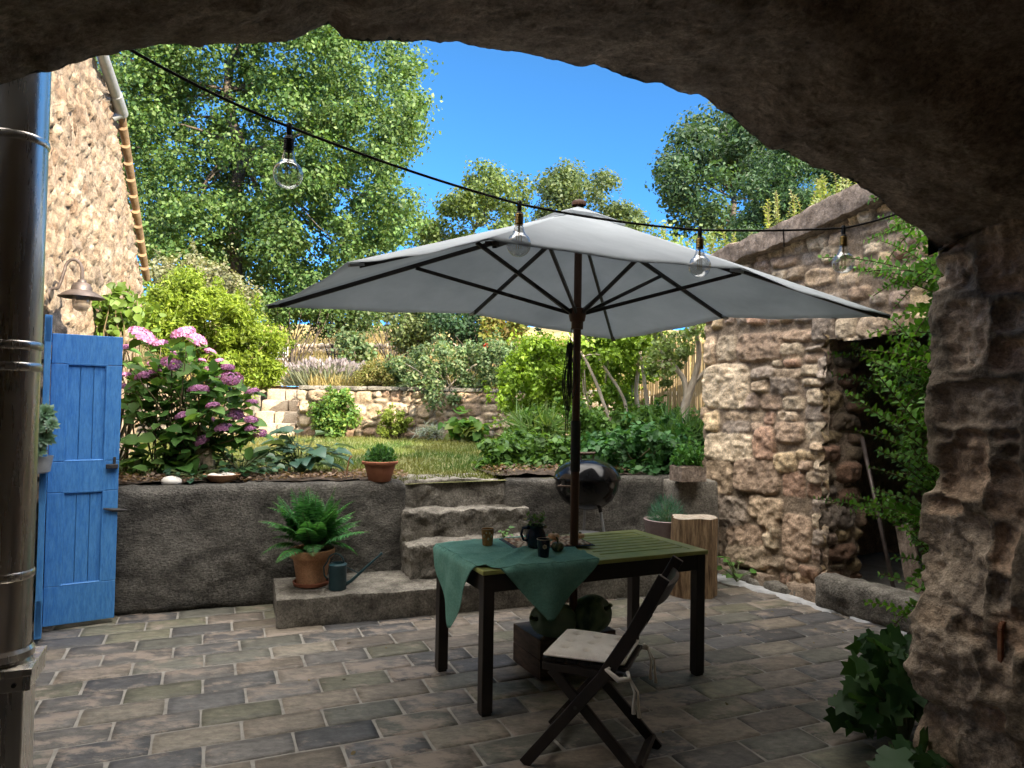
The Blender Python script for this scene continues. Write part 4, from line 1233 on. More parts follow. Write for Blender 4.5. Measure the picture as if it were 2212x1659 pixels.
def make_parasol():
    t = thing('parasol', 'big off white rectangular garden parasol on dark wooden pole through the table', 'parasol', PC + UP * .25)
    rim = [(PA, 0, 0), (PA, PB, -.09), (0, PB, 0), (-PA, PB, -.09), (-PA, 0, 0), (-PA, -PB, -.09), (0, -PB, 0), (PA, -PB, -.09)]
    zr, za = 2.262, 2.775
    P = [PC + PX * x + PY * y + UP * (zr + z) for x, y, z in rim]
    ap = PC + UP * za
    V, Fc = [], []
    nr, na = 22, 16
    for s in range(8):
        a, b = P[s], P[(s + 1) % 8]; o = len(V)
        for i in range(nr + 1):
            for j in range(na + 1):
                r = i / nr; f = j / na
                p = ap.lerp(a.lerp(b, f), r)
                bul = 4 * f * (1 - f)
                mid = ((a + b) / 2 - PC); mid.z = 0; mid.normalize()
                p = p - UP * (.022 * bul * r * (1 - .4 * r)) - mid * (.030 * bul * r ** 6)
                p = p + UP * (.004 * math.sin(r * 17 + s) * bul * r + .004 * math.sin(f * 15 + s * 2) * bul * (r ** 3))
                V.append(p[:])
        for i in range(nr):
            for j in range(na):
                q = o + i * (na + 1) + j
                Fc.append((q, q + 1, q + na + 2, q + na + 1) if False else (q, q + na + 1, q + na + 2, q + 1))
    V = np.array(V)
    me = np_mesh(V, np.array(Fc), None, smooth=True)
    bm = bmesh.new(); bm.from_mesh(me); bmesh.ops.remove_doubles(bm, verts=bm.verts, dist=.0008); bmesh.ops.recalc_face_normals(bm, faces=bm.faces); bm.to_mesh(me); bm.free()
    me.set_sharp_from_angle(angle=.5)
    cn = link('canopy', me, M['canopy'], t)
    so = cn.modifiers.new('thickness', 'SOLIDIFY'); so.thickness = .003
    # vent cap on the top
    k = MB(); q = .27
    capv = [ap + UP * .03] + [ap.lerp(Vector((p.x, p.y, p.z)), .15 if i % 2 else .14) + UP * .024 for i, p in enumerate(P)]
    vs = [v[:] for v in capv] + [(v - UP * .016)[:] for v in capv[1:]]
    k.add(vs, [(0, 1 + i, 1 + (i + 1) % 8) for i in range(8)] + [(1 + i, 9 + i, 9 + (i + 1) % 8, 1 + (i + 1) % 8) for i in range(8)])
    vc = k.build('vent_cap', M['canopy'], t)
    k = MB(); k.lathe([(.0, .062), (.03, .060), (.042, .053), (.045, .042), (.043, .03)], ap + UP * .004, 20, cap_bottom=False); k.build('finial', M['pole_wood'], t, smooth=True, auto=.7)
    k = MB(); R = .0255
    k.tube([PC + UP * .25, PC + UP * 1.42], R, 24); k.build('lower_pole', M['pole_wood'], t, smooth=True, auto=.7)
    k = MB(); k.tube([PC + UP * 1.421, PC + UP * 2.79], R - .002, 24); k.build('upper_pole', M['pole_wood'], t, smooth=True, auto=.7)
    k = MB(); k.lathe([(R + .002, 1.20), (R + .004, 1.205), (R + .004, 1.50), (R + .002, 1.505)], PC, 24); k.build('pole_sleeve', M['black_plastic'], t, smooth=True, auto=.7)
    hz = 2.155
    k = MB(); k.lathe([(.028, hz - .10), (.036, hz - .098), (.036, hz - .055), (.045, hz - .05), (.052, hz - .02), (.052, hz + .025), (.040, hz + .03), (.028, hz + .032)], PC, 24); k.build('runner', M['pole_wood'], t, smooth=True, auto=.6)
    k = MB(); k.lathe([(.03, za - .07), (.048, za - .065), (.048, za - .02), (.03, za - .015)], PC, 24); k.build('top_hub', M['pole_wood'], t, smooth=True, auto=.6)
    for i, p in enumerate(P):
        k = MB(); d = (p - ap); drop = -.028
        a0 = ap + d.normalized() * .05 + UP * (drop - .012); b0 = ap + d * .955 + UP * (drop - .002)
        k.bar(a0, b0, .017, .026)
        rib = k.build('rib', M['dark_wood'], t, bevel=.002)
        k = MB(); k.bar(b0 - d.normalized() * .02, ap + d * .992 + UP * (-.018), .026, .014); k.build('rib_pocket', M['cable'] if i % 2 else M['zinc'], rib)
        k = MB(); hd = Vector((d.x, d.y, 0)).normalized()
        j = ap + d * (.50 if i % 2 == 0 else .52) + UP * (drop - .02)
        s0 = PC + hd * .05 + UP * hz
        k.bar(s0, j, .015, .022); k.build('strut', M['dark_wood'], rib, bevel=.002)
    # pulley cord tied up against the pole
    k = MB(); rnd = random.Random(6); side = Vector((-1, -.25, 0)).normalized()
    for q in range(7):
        x0 = rnd.uniform(.006, .03); pts = []
        zt, zb = 2.0 - rnd.uniform(0, .05), 1.52 + rnd.uniform(-.06, .16)
        wv = rnd.uniform(.02, .075) * (1 if q < 5 else -1.4)
        for i in range(25):
            a = 2 * math.pi * i / 24
            zz = (zt + zb) / 2 + (zt - zb) / 2 * math.cos(a)
            low = max(0, math.sin(math.pi * (zt - zz) / (zt - zb + .001)))
            pts.append(PC + side * (.030 + x0 + wv * (.25 + .75 * low * (zt - zz) / (zt - zb)) * (math.sin(a) * .5 + .5)) + Vector((0, -.03 - .006 * q, 0)) + UP * zz)
        k.tube(pts, .0028, 5)
    for q in range(2):
        k.tube([PC + side * .04 + Vector((0, -.03, 0)) + UP * (2.06 - .02 * q), PC + side * (.05 + .01 * q) + UP * 1.7, PC + side * (.055 + .012 * q) + UP * (1.42 - .05 * q)], .0028, 5)
    for z in (1.93, 1.85): k.tube([PC + side * .045 + Vector((.0, -.035, 0)) + UP * (z - .04), PC + side * .045 + Vector((0, -.035, 0)) + UP * (z + .04)], .013, 8)
    k.build('cord', M['black_plastic'], t, smooth=True)


make_parasol()

# ------------------------------------------------------------------ table with cloth
TC = Vector((.371, 4.292, 0)); TR = math.radians(25.6); TX = Vector((math.cos(TR), math.sin(TR), 0)); TY = Vector((-math.sin(TR), math.cos(TR), 0))
TL, TW, TH = 1.47, .74, .745


def TP(x, y, z=TH):                                # table coordinates from the front left corner of the top
    return TC + TX * (x - TL / 2) + TY * (y - TW / 2) + UP * z


def make_table():
    t = thing('garden_table', 'dark wooden slatted garden table with the parasol pole through its middle', 'table', TC)
    ax = (TX, TY, UP); th = .024; fw = .075
    k = MB()
    k.box(TP(TL / 2, fw / 2, TH - th / 2), (TL, fw, th), ax); k.box(TP(TL / 2, TW - fw / 2, TH - th / 2), (TL, fw, th), ax)
    for x in (fw / 2, TL / 2, TL - fw / 2): k.box(TP(x, TW / 2, TH - th / 2), (fw if x != TL / 2 else .11, TW - 2 * fw - .001, th), ax)
    k.build('top_frame', M['top_wood'], t, bevel=.004)
    k = MB(); n = 8; w = (TW - 2 * fw) / n
    for x0, x1 in ((fw, TL / 2 - .055), (TL / 2 + .055, TL - fw)):
        for i in range(n): k.box(TP((x0 + x1) / 2, fw + w * (i + .5), TH - th / 2 - .002), (x1 - x0 - .002, w - .017, th - .004), ax)
    k.build('slats', M['top_wood'], t, bevel=.003)
    k = MB(); lg = .062; ins = .012; zt = TH - th
    k.box(TP(TL / 2, ins + .016, zt - .048), (TL - .14, .024, .092), ax); k.box(TP(TL / 2, TW - ins - .016, zt - .048), (TL - .14, .024, .092), ax)
    k.box(TP(ins + .016, TW / 2, zt - .048), (.024, TW - .14, .092), ax); k.box(TP(TL - ins - .016, TW / 2, zt - .048), (.024, TW - .14, .092), ax)
    k.box(TP(TL / 2, TW / 2 + .12, zt - .03), (.05, TW - .32, .05), ax)
    k.build('apron', M['dark_wood'], t, bevel=.003)
    for x in (ins + lg / 2, TL - ins - lg / 2):
        for y in (ins + lg / 2, TW - ins - lg / 2):
            k = MB(); k.box(TP(x, y, (zt - .002 + .012) / 2), (lg, lg, zt - .014), ax); leg = k.build('leg', M['dark_wood'], t, bevel=.004)
            k = MB(); k.box(TP(x, y, .006), (lg - .012, lg - .012, .012), ax); k.build('foot_pad', M['black_plastic'], leg)


make_table()


def make_cloth():
    V, Fc = [], []
    R = .012
    rnd = random.Random(1)

    def fold(x, y):
        """developed cloth coordinates to a draped point"""
        z = TH + .0035; px, py = x, y
        n1 = float(fbm(np.array([x * 7, y * 7, 1.0]), 5, 3)); n2 = float(fbm(np.array([x * 3, y * 3, 4.0]), 6, 2))
        # crease ridges that run over the top
        if x > -.01 and y > -.01:
            for (a, b, c, wd, hh) in ((.62, -.78, .02, .016, .011), (.72, -.69, -.14, .02, .009), (.5, .86, -.50, .014, .008), (.1, .99, -.36, .02, .007), (.97, .2, -.40, .018, .007)):
                dd = a * x + b * y + c; z += hh * math.exp(-(dd / wd) ** 2) * (1.1 + .7 * n2)
            z += .005 * (n1 + 1)
        if x < 0:
            s = -x; px = -R * (1 - math.exp(-s / R)) * 1.0 - .012 - .045 * s + .012 * math.sin(y * 26 + 1) * min(1, s * 6) + .03 * n2 * s
            z = TH + .003 - max(0, s - .004)
        if y < 0:
            s = -y; py = -R * (1 - math.exp(-s / R)) - .010 - .05 * s - .016 * math.sin(x * 21) * min(1, s * 6) + .03 * n2 * s
            z = TH + .003 - max(0, s - .004)
        if y > TW:
            s = y - TW; py = TW + .012; z = TH + .003 - s
        return TP(px, py, z)

    def patch(a, b, c, d, nu, nv):
        """bilinear grid a-b on one side, d-c on the other"""
        o = len(V)
        for j in range(nv + 1):
            for i in range(nu + 1):
                u, v = i / nu, j / nv
                x = (a[0] * (1 - u) + b[0] * u) * (1 - v) + (d[0] * (1 - u) + c[0] * u) * v
                y = (a[1] * (1 - u) + b[1] * u) * (1 - v) + (d[1] * (1 - u) + c[1] * u) * v
                V.append(fold(x, y)[:])
        for j in range(nv):
            for i in range(nu):
                q = o + j * (nu + 1) + i; Fc.append((q, q + 1, q + nu + 2, q + nu + 1))
    A, B, C_, D_ = (0, .085), (0, TW - .02), (.81, TW), (.79, .0)
    patch((0, .085), (.09, 0), (.79, 0), (.0, TW - .02), 24, 40) if False else None
    patch((0.0, .085), (.095, 0.0), (.095, TW), (0.0, TW - .02), 8, 46)
    patch((.095, 0), (.70, 0), (.74, TW), (.095, TW), 50, 46)
    patch((-.00, .085), (-.00, TW - .02), (-.395, .38), (-.39, .35), 36, 22)
    patch((.095, -.00), (.70, -.00), (.385, -.285), (.355, -.285), 36, 22)
    patch((.1, TW), (.8, TW), (.5, TW + .3), (.45, TW + .3), 10, 8)
    me = np_mesh(np.array(V), np.array(Fc), None, smooth=True)
    bm = bmesh.new(); bm.from_mesh(me); bmesh.ops.remove_doubles(bm, verts=bm.verts, dist=.001); bmesh.ops.recalc_face_normals(bm, faces=bm.faces); bm.to_mesh(me); bm.free()
    o = link('tablecloth', me, M['cloth'], None, TP(.4, .35))
    so = o.modifiers.new('thickness', 'SOLIDIFY'); so.thickness = .0022; so.offset = 1
    tag(o, 'creased sea green cloth draped over the left half of the table, corners hanging', 'tablecloth')


make_cloth()
TZ = TH + .012                                      # height of things that stand on the cloth


def cup(px, py, label, glaze, inside, blot):
    c = gnd(px, py, TZ)
    t = thing('cup', label, 'cup', c)
    k = MB(); k.lathe([(.026, 0), (.030, .003), (.0335, .045), (.0385, .094), (.0392, .098), (.0372, .098), (.0355, .09), (.030, .02), (.0, .012)], c, 32); k.build('body', glaze, t, smooth=True, auto=.8)
    k = MB(); k.lathe([(.0374, .0985), (.0386, .1005), (.0396, .0985)], c, 32, cap_bottom=False); k.build('rim', inside, t, smooth=True)
    k = MB(); rnd = random.Random(px)
    fwd = (Vector((0, 0, 0)) - Vector((c.x, c.y, 0))).normalized(); sd = Vector((-fwd.y, fwd.x, 0))
    if blot == 'flower':
        for i in range(7):
            a = 2 * math.pi * i / 7
            k.blob(c + fwd * .0372 + sd * (.008 * math.cos(a) + .006) + UP * (.062 + .008 * math.sin(a)), (.0055, .0025, .0055), i, 1, .1)
    else:
        for i, (x, z, r) in enumerate(((-.02, .06, .010), (.004, .045, .007), (.022, .062, .009), (.012, .078, .006), (-.008, .08, .006))):
            y = math.sqrt(max(0, .0365 ** 2 - x * x)); k.blob(c + fwd * y + sd * x + UP * z, (r, .0022, r * 1.2), i, 1, .25)
    k.build('glaze_mark', inside, t, smooth=True)


M['brown_glaze'] = mat('brown_glaze', (.26, .11, .03), (.40, .19, .05), 20, .25, .05, 40)
M['navy_glaze'] = mat('navy_glaze', (.006, .010, .022), (.012, .018, .035), 20, .22, .05, 40)
M['cream_glaze'] = mat('cream_glaze', (.45, .36, .22), (.52, .43, .28), 20, .35, .05, 40)
M['petal_white'] = mat('white_glaze', (.55, .53, .48), (.6, .58, .52), 20, .35, 0)
cup(1053, 1178, 'brown glazed pottery cup alone on the left of the green cloth', M['brown_glaze'], M['cream_glaze'], 'drip')
cup(1174, 1203, 'dark blue pottery cup with white flower at the front of the table', M['navy_glaze'], M['cream_glaze'], 'flower')


def make_tray():
    c = gnd(1180, 1172, TZ)
    m, nt, b = nodes('patterned_mat')
    tc = N(nt, 'ShaderNodeTexCoord')
    vo = N(nt, 'ShaderNodeTexVoronoi', i_Scale=22.0); vo.feature = 'F1'; nt.links.new(tc.outputs['Object'], vo.inputs[0])
    w = N(nt, 'ShaderNodeTexWave', i_Scale=9.0, i_Distortion=9.0); nt.links.new(tc.outputs['Object'], w.inputs[0])
    c1 = ramp(nt, vo.outputs['Distance'], [(.15, (.50, .15, .07)), (.35, (.60, .34, .18)), (.6, (.70, .56, .38))])
    c2 = ramp(nt, w.outputs['Fac'], [(.4, (1, 1, 1)), (.8, (.45, .35, .3))])
    mx = N(nt, 'ShaderNodeMix', data_type='RGBA', blend_type='MULTIPLY'); mx.inputs[0].default_value = 1
    nt.links.new(c1, mx.inputs[6]); nt.links.new(c2, mx.inputs[7]); nt.links.new(mx.outputs[2], b.inputs['Base Color']); b.inputs['Roughness'].default_value = .8
    t = thing('placemat', 'rust patterned placemat with dark border turned at an angle on the cloth', 'placemat', c)
    rx = TX * math.cos(-.12) + TY * math.sin(-.12); ry = TY * math.cos(-.12) - TX * math.sin(-.12)
    k = MB(); k.box(c + UP * .003, (.50, .33, .004), (rx, ry, UP)); k.build('border', M['black_plastic'], t)
    k = MB(); k.box(c + UP * .0075, (.46, .29, .005), (rx, ry, UP)); k.build('fabric', m, t)
    return c, rx, ry


tray = make_tray()


def make_jug():
    c = gnd(1157, 1183, TZ + .012)
    t = thing('jug', 'dark glazed pottery jug holding a leafy sprig on the placemat', 'jug', c)
    k = MB(); k.lathe([(.038, 0), (.045, .004), (.056, .035), (.060, .062), (.056, .088), (.046, .105), (.045, .115), (.052, .128), (.055, .132), (.050, .132), (.042, .112), (.05, .07), (0, .02)], c, 32); k.build('body', M['navy_glaze'], t, smooth=True, auto=.9)
    k = MB(); s = -TX
    k.tube([c + s * .046 + UP * .118, c + s * .085 + UP * .118, c + s * .095 + UP * .085, c + s * .08 + UP * .05, c + s * .055 + UP * .045], [.009, .009, .008, .007, .007], 8); k.build('handle', M['navy_glaze'], t, smooth=True)
    k = MB(); k.blob(c - s * .058 + UP * .118, (.012, .010, .012), 3, 2, .1); k.build('spout', M['cream_glaze'], t, smooth=True)
    rg = np.random.default_rng(4); st = MB(); P, D, Nn, S = [], [], [], []
    for i in range(7):
        a = rg.uniform(0, 6.28); b = c + UP * .11; e = c + Vector((math.cos(a) * .05, math.sin(a) * .05, .15 + rg.uniform(.02, .07)))
        st.tube([b, b.lerp(e, .5) + UP * .02, e], .0016, 5)
        for q in range(6):
            P.append(b.lerp(e, .45 + .1 * q)); D.append(rg.normal(size=3) + [0, 0, .3]); Nn.append([rg.normal() * .3, rg.normal() * .3, 1]); S.append(rg.uniform(.02, .038))
    sp = st.build('sprig', M['green_stem'], t)
    leaves('leaves', leaf_arrays(np.array(P), np.array(D), np.array(Nn), np.array(S), T_OVAL, [(.08, .20, .04), (.16, .32, .07)], rg=rg), M['leaf'], sp)
    L = leaf_arrays(np.array([c + Vector((-.06, .01, .165))] * 8), rdir(8, rg), rdir(8, rg), .013, T_OVAL, [(.7, .62, .5)], rg=rg)
    leaves('blossom', L, M['petal'], sp)


make_jug()


def ribbed(mb, c, r, h, ribs, dep, n=60, m=16, tilt=None, squash=1.0):
    """a ribbed gourd"""
    vs, fs = [], []
    T = tilt or Matrix.Identity(3)
    for i in range(m + 1):
        ph = math.pi * i / m
        for j in range(n):
            a = 2 * math.pi * j / n
            k = 1 - dep * (1 - abs(math.cos(a * ribs / 2))) * math.sin(ph)
            rr = r * math.sin(ph) * k; z = -h * math.cos(ph) * (1 - .25 * math.exp(-(rr / (r * .35)) ** 2))
            vs.append(c + T @ Vector((rr * math.cos(a), rr * math.sin(a) * squash, z)))
    for i in range(m):
        for j in range(n):
            fs.append((i * n + j, i * n + (j + 1) % n, (i + 1) * n + (j + 1) % n, (i + 1) * n + j))
    mb.add(vs, fs)


def gourd_mat(name, a, b, sc, lo=.42, hi=.58):
    return mat(name, a, b, sc, .45, .1, 30, stretch=(1, 1, .35), detail=3, lo=lo, hi=hi)


M['gourd'] = gourd_mat('striped_gourd_skin', (.022, .035, .012), (.14, .13, .05), 30)
M['orange_gourd'] = gourd_mat('orange_gourd_skin', (.62, .32, .15), (.75, .52, .30), 18)
M['squash_pale'] = gourd_mat('pale_squash_skin', (.13, .22, .16), (.21, .31, .22), 7)
M['squash_dark'] = gourd_mat('mottled_squash_skin', (.035, .08, .05), (.17, .25, .15), 9)


def gourd(name, px, py, z, r, h, label, m, stem_h=.03, ribs=10):
    c = gnd(px, py, z) + UP * (h * .9)
    t = thing(name, label, 'gourd', c - UP * h * .9)
    k = MB(); ribbed(k, c, r, h, ribs, .14); k.build('fruit', m, t, smooth=True)
    k = MB(); k.tube([c + UP * h * .68, c + UP * (h * .8 + stem_h * .5) + TX * .003, c + UP * (h * .8 + stem_h) - TX * .008], [.007, .005, .006], 7); k.build('stalk', M['green_stem'], t, smooth=True)


gourd('gourd', 1204, 1191, TZ, .037, .030, 'small dark green ribbed gourd beside the blue cup', M['gourd'])
gourd('gourd', 1196, 1165, TZ + .012, .036, .022, 'flat pale orange gourd lying on the placemat behind the jug', M['orange_gourd'], .006)
gourd('gourd', 1254, 1163, TZ + .012, .026, .018, 'little pale orange gourd just right of the parasol pole', M['orange_gourd'], .006)


# crate that carries the parasol, with two big squashes
def make_crate():
    c = Vector((PC.x + .02, PC.y - .03, 0)); a0 = gnd(1135, 1440); a1 = gnd(1166, 1472)
    cx = TX; cy = TY
    L, Wd, H = .52, .36, .235
    c = a1 + cx * L / 2 + cy * Wd / 2; c.z = 0
    t = thing('wooden_crate', 'dark wooden box on the tiles holding the foot of the parasol', 'crate', c)
    k = MB(); b = .018
    for s in (-1, 1):
        for i in range(2): k.box(c + cy * s * (Wd / 2 - b / 2) + UP * (.06 + i * .115), (L, b, .112), (cx, cy, UP))
        for i in range(2): k.box(c + cx * s * (L / 2 - b / 2) + UP * (.06 + i * .115), (b, Wd - 2 * b - .002, .112), (cx, cy, UP))
    k.build('sides', M['crate_wood'], t, bevel=.003)
    k = MB(); k.box(c + UP * (H - .012), (L - .005, Wd - .005, .018), (cx, cy, UP)); k.build('lid', M['crate_wood'], t, bevel=.003)
    return c, H


CR, CRH = make_crate()
for px, py, depth, r, L, yaw, lb, m in ((1196, 1350, 4.23, .105, .175, -.9, 'big pale green squash leaning left on the wooden crate', 'squash_pale'), (1274, 1356, 4.30, .115, .145, 1.0, 'big mottled dark green squash on the crate right of the pole', 'squash_dark')):
    c = at(px, py, depth); c.z = CRH + r * .93
    t = thing('squash', lb, 'squash', (c.x, c.y, CRH), 'big squashes on the crate under the table')
    T = Matrix.Rotation(yaw, 3, 'Z') @ Matrix.Rotation(math.radians(80 if 'pale' in m else 62), 3, 'X')
    k = MB(); ribbed(k, c, r, L, 10, .05, tilt=T); k.build('fruit', M[m], t, smooth=True)
    k = MB(); d = T @ Vector((0, 0, 1)); k.tube([c + d * L * .74, c + d * (L * .8 + .025), c + d * (L * .8 + .04) + UP * .01], [.014, .010, .013], 7); k.build('stalk', M['green_stem'], t, smooth=True)

# ------------------------------------------------------------------ folding chair
CH_O = Vector((.375, 3.315, 0)); CB = Vector((math.cos(math.radians(-21)), math.sin(math.radians(-21)), 0)); CW = Vector((-CB.y, CB.x, 0))


def CHP(b, w, z):
    return CH_O + CB * b + CW * w + UP * z


def make_chair():
    t = thing('folding_chair', 'black wooden folding chair drawn up to the table in front', 'chair', CH_O)
    hw = .205
    for s in (-1, 1):
        w = s * hw
        k = MB(); k.bar(CHP(-.235, w, .0), CHP(.135, w, .455), .050, .024, CW); k.bar(CHP(.122, w, .438), CHP(.235, w, .62), .058, .0238, CW); k.bar(CHP(.229, w, .61), CHP(.375, w, .885), .054, .0235, CW)
        k.build('back_post', M['dark_wood'], t, bevel=.004)
        w2 = s * (hw - .032)
        k = MB(); k.bar(CHP(.30, w2, 0), CHP(-.125, w2, .425), .046, .022, CW); k.build('leg', M['dark_wood'], t, bevel=.004)
        k = MB(); k.bar(CHP(-.165, w2 + s * .001, .435), CHP(.20, w2 + s * .001, .43), .02, .034); k.build('seat_rail', M['dark_wood'], t, bevel=.003)
    k = MB(); n = 7
    for i in range(n): k.bar(CHP(-.145 + .34 * i / (n - 1), -.17, .462), CHP(-.145 + .34 * i / (n - 1), .17, .462), .046, .014)
    k.build('seat', M['dark_wood'], t, bevel=.003)
    k = MB(); vs, fs = [], []                      # curved top rail and lower slat of the back
    for (b0, z0, b1, z1) in ((.305, .755, .352, .845),):
        for i in range(11):
            f = i / 10 * 2 - 1; bow = .035 * (1 - f * f)
            for db in (0, .018):
                vs.append(CHP(b0 + bow + db, f * (hw - .013), z0 - db * .5)); vs.append(CHP(b1 + bow + db, f * (hw - .013), z1 - db * .5))
        for i in range(10):
            a = i * 4; b_ = a + 4; fs += [(a, a + 1, b_ + 1, b_), (a + 2, b_ + 2, b_ + 3, a + 3), (a + 1, a + 3, b_ + 3, b_ + 1), (a, b_, b_ + 2, a + 2)]
        fs += [(0, 2, 3, 1), (40, 41, 43, 42)]
    k.add(vs, fs)
    k.build('top_rail', M['dark_wood'], t, bevel=.003)
    k = MB(); k.bar(CHP(.21, -hw + .012, .565), CHP(.21, hw - .012, .565), .016, .05, CB + UP * .5); k.build('back_slat', M['dark_wood'], t, bevel=.003)
    k = MB(); k.bar(CHP(.262, -hw + .045, .045), CHP(.262, hw - .045, .045), .018, .065, CB * .7 + UP * .7); k.build('stretcher', M['dark_wood'], t, bevel=.003)
    k = MB(); k.bar(CHP(-.17, -hw + .014, .085), CHP(-.17, hw - .014, .085), .02, .03); k.build('stretcher', M['dark_wood'], t, bevel=.003)
    k = MB(); k.tube([CHP(.0, -hw - .013, .287), CHP(.0, hw + .013, .287)], .008, 10); k.build('pivot', M['iron'], t)


make_chair()


def make_cushion():
    t = thing('seat_cushion', 'cream tufted cotton cushion tied on the black folding chair', 'cushion', CHP(0, 0, .47))
    b0, b1, w0, w1 = -.155, .20, -.185, .185
    n, m = 56, 52; tufts = [(u, v) for u in (.2, .5, .8) for v in (.22, .5, .78)]
    def gridz(top):
        out = []
        for j in range(m + 1):
            for i in range(n + 1):
                u, v = i / n, j / m
                e = min(u, 1 - u) * (b1 - b0); f = min(v, 1 - v) * (w1 - w0)
                edge = (1 - math.exp(-e / .014)) * (1 - math.exp(-f / .014))
                z = .026 * edge
                for a, b in tufts:
                    d2 = ((u - a) * (b1 - b0)) ** 2 + ((v - b) * (w1 - w0)) ** 2
                    z -= .020 * math.exp(-d2 / .00022) + .010 * math.exp(-d2 / .0022)
                z += .0022 * float(vnoise(np.array([u * 9, v * 9, 2.0]), 3))
                nar = 1 - .10 * u
                out.append(CHP(b0 + (b1 - b0) * u, (w0 + (w1 - w0) * v) * nar, .486 + (z if top else -.010 * edge)))
        return out
    k = MB(); A = gridz(True); Bm = gridz(False); o = len(A)
    fs = []
    for j in range(m):
        for i in range(n):
            q = j * (n + 1) + i; fs.append((q, q + 1, q + n + 2, q + n + 1)); fs.append((o + q, o + q + n + 1, o + q + n + 2, o + q + 1))
    ring = [i for i in range(n + 1)] + [j * (n + 1) + n for j in range(1, m + 1)] + [m * (n + 1) + i for i in range(n - 1, -1, -1)] + [j * (n + 1) for j in range(m - 1, 0, -1)]
    for a, b in zip(ring, ring[1:] + ring[:1]): fs.append((a, o + a, o + b, b))
    k.add(A + Bm, fs); k.build('pad', M['cushion'], t, smooth=True)
    k = MB(); cs = [CHP(b, w * (1 - .1 * (b - b0) / (b1 - b0)), .4865) for b, w in ((b0, w0), (b1, w0), (b1, w1), (b0, w1), (b0, w0))]
    for a, b in zip(cs[:-1], cs[1:]): k.tube([a, b], .0052, 8)
    k.build('piping', M['cushion'], t, smooth=True)
    for s in (-1, 1):                              # cotton ties round the back posts
        w = s * .205; k = MB()
        k.tube([CHP(.175, s * .16, .485), CHP(.14, w + s * .022, .475), CHP(.19, w + s * .024, .440), CHP(.235, w + s * .004, .445), CHP(.22, w - s * .018, .465)], [.009, .011, .012, .012, .009], 6)
        for q in range(2):
            k.tube([CHP(.235, w + s * .004, .445), CHP(.255 + .012 * q, w + .012 * q, .39), CHP(.25 + .02 * q, w + .02 * q, .33 - .02 * q), CHP(.252 + .02 * q, w + .022 * q, .30 - .02 * q)], [.006, .005, .006, .009], 6)
        k.build('tie', M['cushion'], t, smooth=True)


make_cushion()


# ------------------------------------------------------------------ kettle barbecue, log, pots, can
def make_bbq():
    c = Vector((.665, 6.18, .19)); R = .287
    t = thing('kettle_barbecue', 'black enamel kettle barbecue standing before the low wall', 'barbecue', c)
    zr = .775
    k = MB(); k.lathe([(.05, zr - .27), (.14, zr - .245), (.22, zr - .18), (.268, zr - .09), (R - .006, zr), (R - .012, zr), (.24, zr - .10), (.13, zr - .22), (0, zr - .25)], c, 56); k.build('bowl', M['enamel'], t, smooth=True, auto=.9)
    k = MB(); k.lathe([(R + .004, zr - .006), (R + .006, zr + .004), (R + .002, zr + .016), (R - .012, zr + .05), (.245, zr + .095), (.19, zr + .135), (.11, zr + .162), (.0, zr + .172)], c, 56, cap_bottom=False); lid = k.build('lid', M['enamel'], t, smooth=True)
    k = MB(); h = c + UP * (zr + .166)
    for s in (-1, 1): k.tube([h + E1 * s * .062, h + E1 * s * .062 + UP * .045], .006, 8)
    k.tube([h - E1 * .075 + UP * .05, h + E1 * .075 + UP * .05], .013, 10); k.build('handle', M['crate_wood'], lid, smooth=True, auto=.7)
    k = MB(); k.lathe([(.045, .0), (.045, .006), (0, .008)], h - E1 * .12 - UP * .02, 18); k.build('vent', M['zinc'], lid)
    fw = Vector((-.1, -1, 0)).normalized(); sd = Vector((1, -.1, 0)).normalized()
    k = MB(); hp = c + UP * (zr - .045) + Vector((-.20, -.235, 0))
    for s in (-1, 1): k.bar(hp + sd * s * .055, hp + sd * s * .055 + Vector((.02, .05, .01)), .01, .008)
    k.bar(hp - sd * .07, hp + sd * .07, .026, .016); k.build('handle', M['crate_wood'], t, bevel=.003)
    for a in (-2.35, -.80, 1.57):
        d = Vector((math.cos(a), math.sin(a), 0)); k = MB()
        k.tube([c + d * .15 + UP * (zr - .245), c + d * .265 + UP * .02], .0125, 12); leg = k.build('leg', M['zinc'], t, smooth=True, auto=.7)
        k = MB(); k.tube([c + d * .265 + UP * .02, c + d * .268 + UP * .0], .015, 10); k.build('foot', M['black_plastic'], leg)
        k = MB(); k.tube([c + d * .145 + UP * (zr - .235), c + d * .158 + UP * (zr - .275)], .017, 10); k.build('leg_socket', M['black_plastic'], leg)
    k = MB(); k.lathe([(.15, .30), (.13, .27), (0, .265)], c, 30, cap_bottom=False); k.build('ash_pan', M['zinc'], t, smooth=True)


make_bbq()


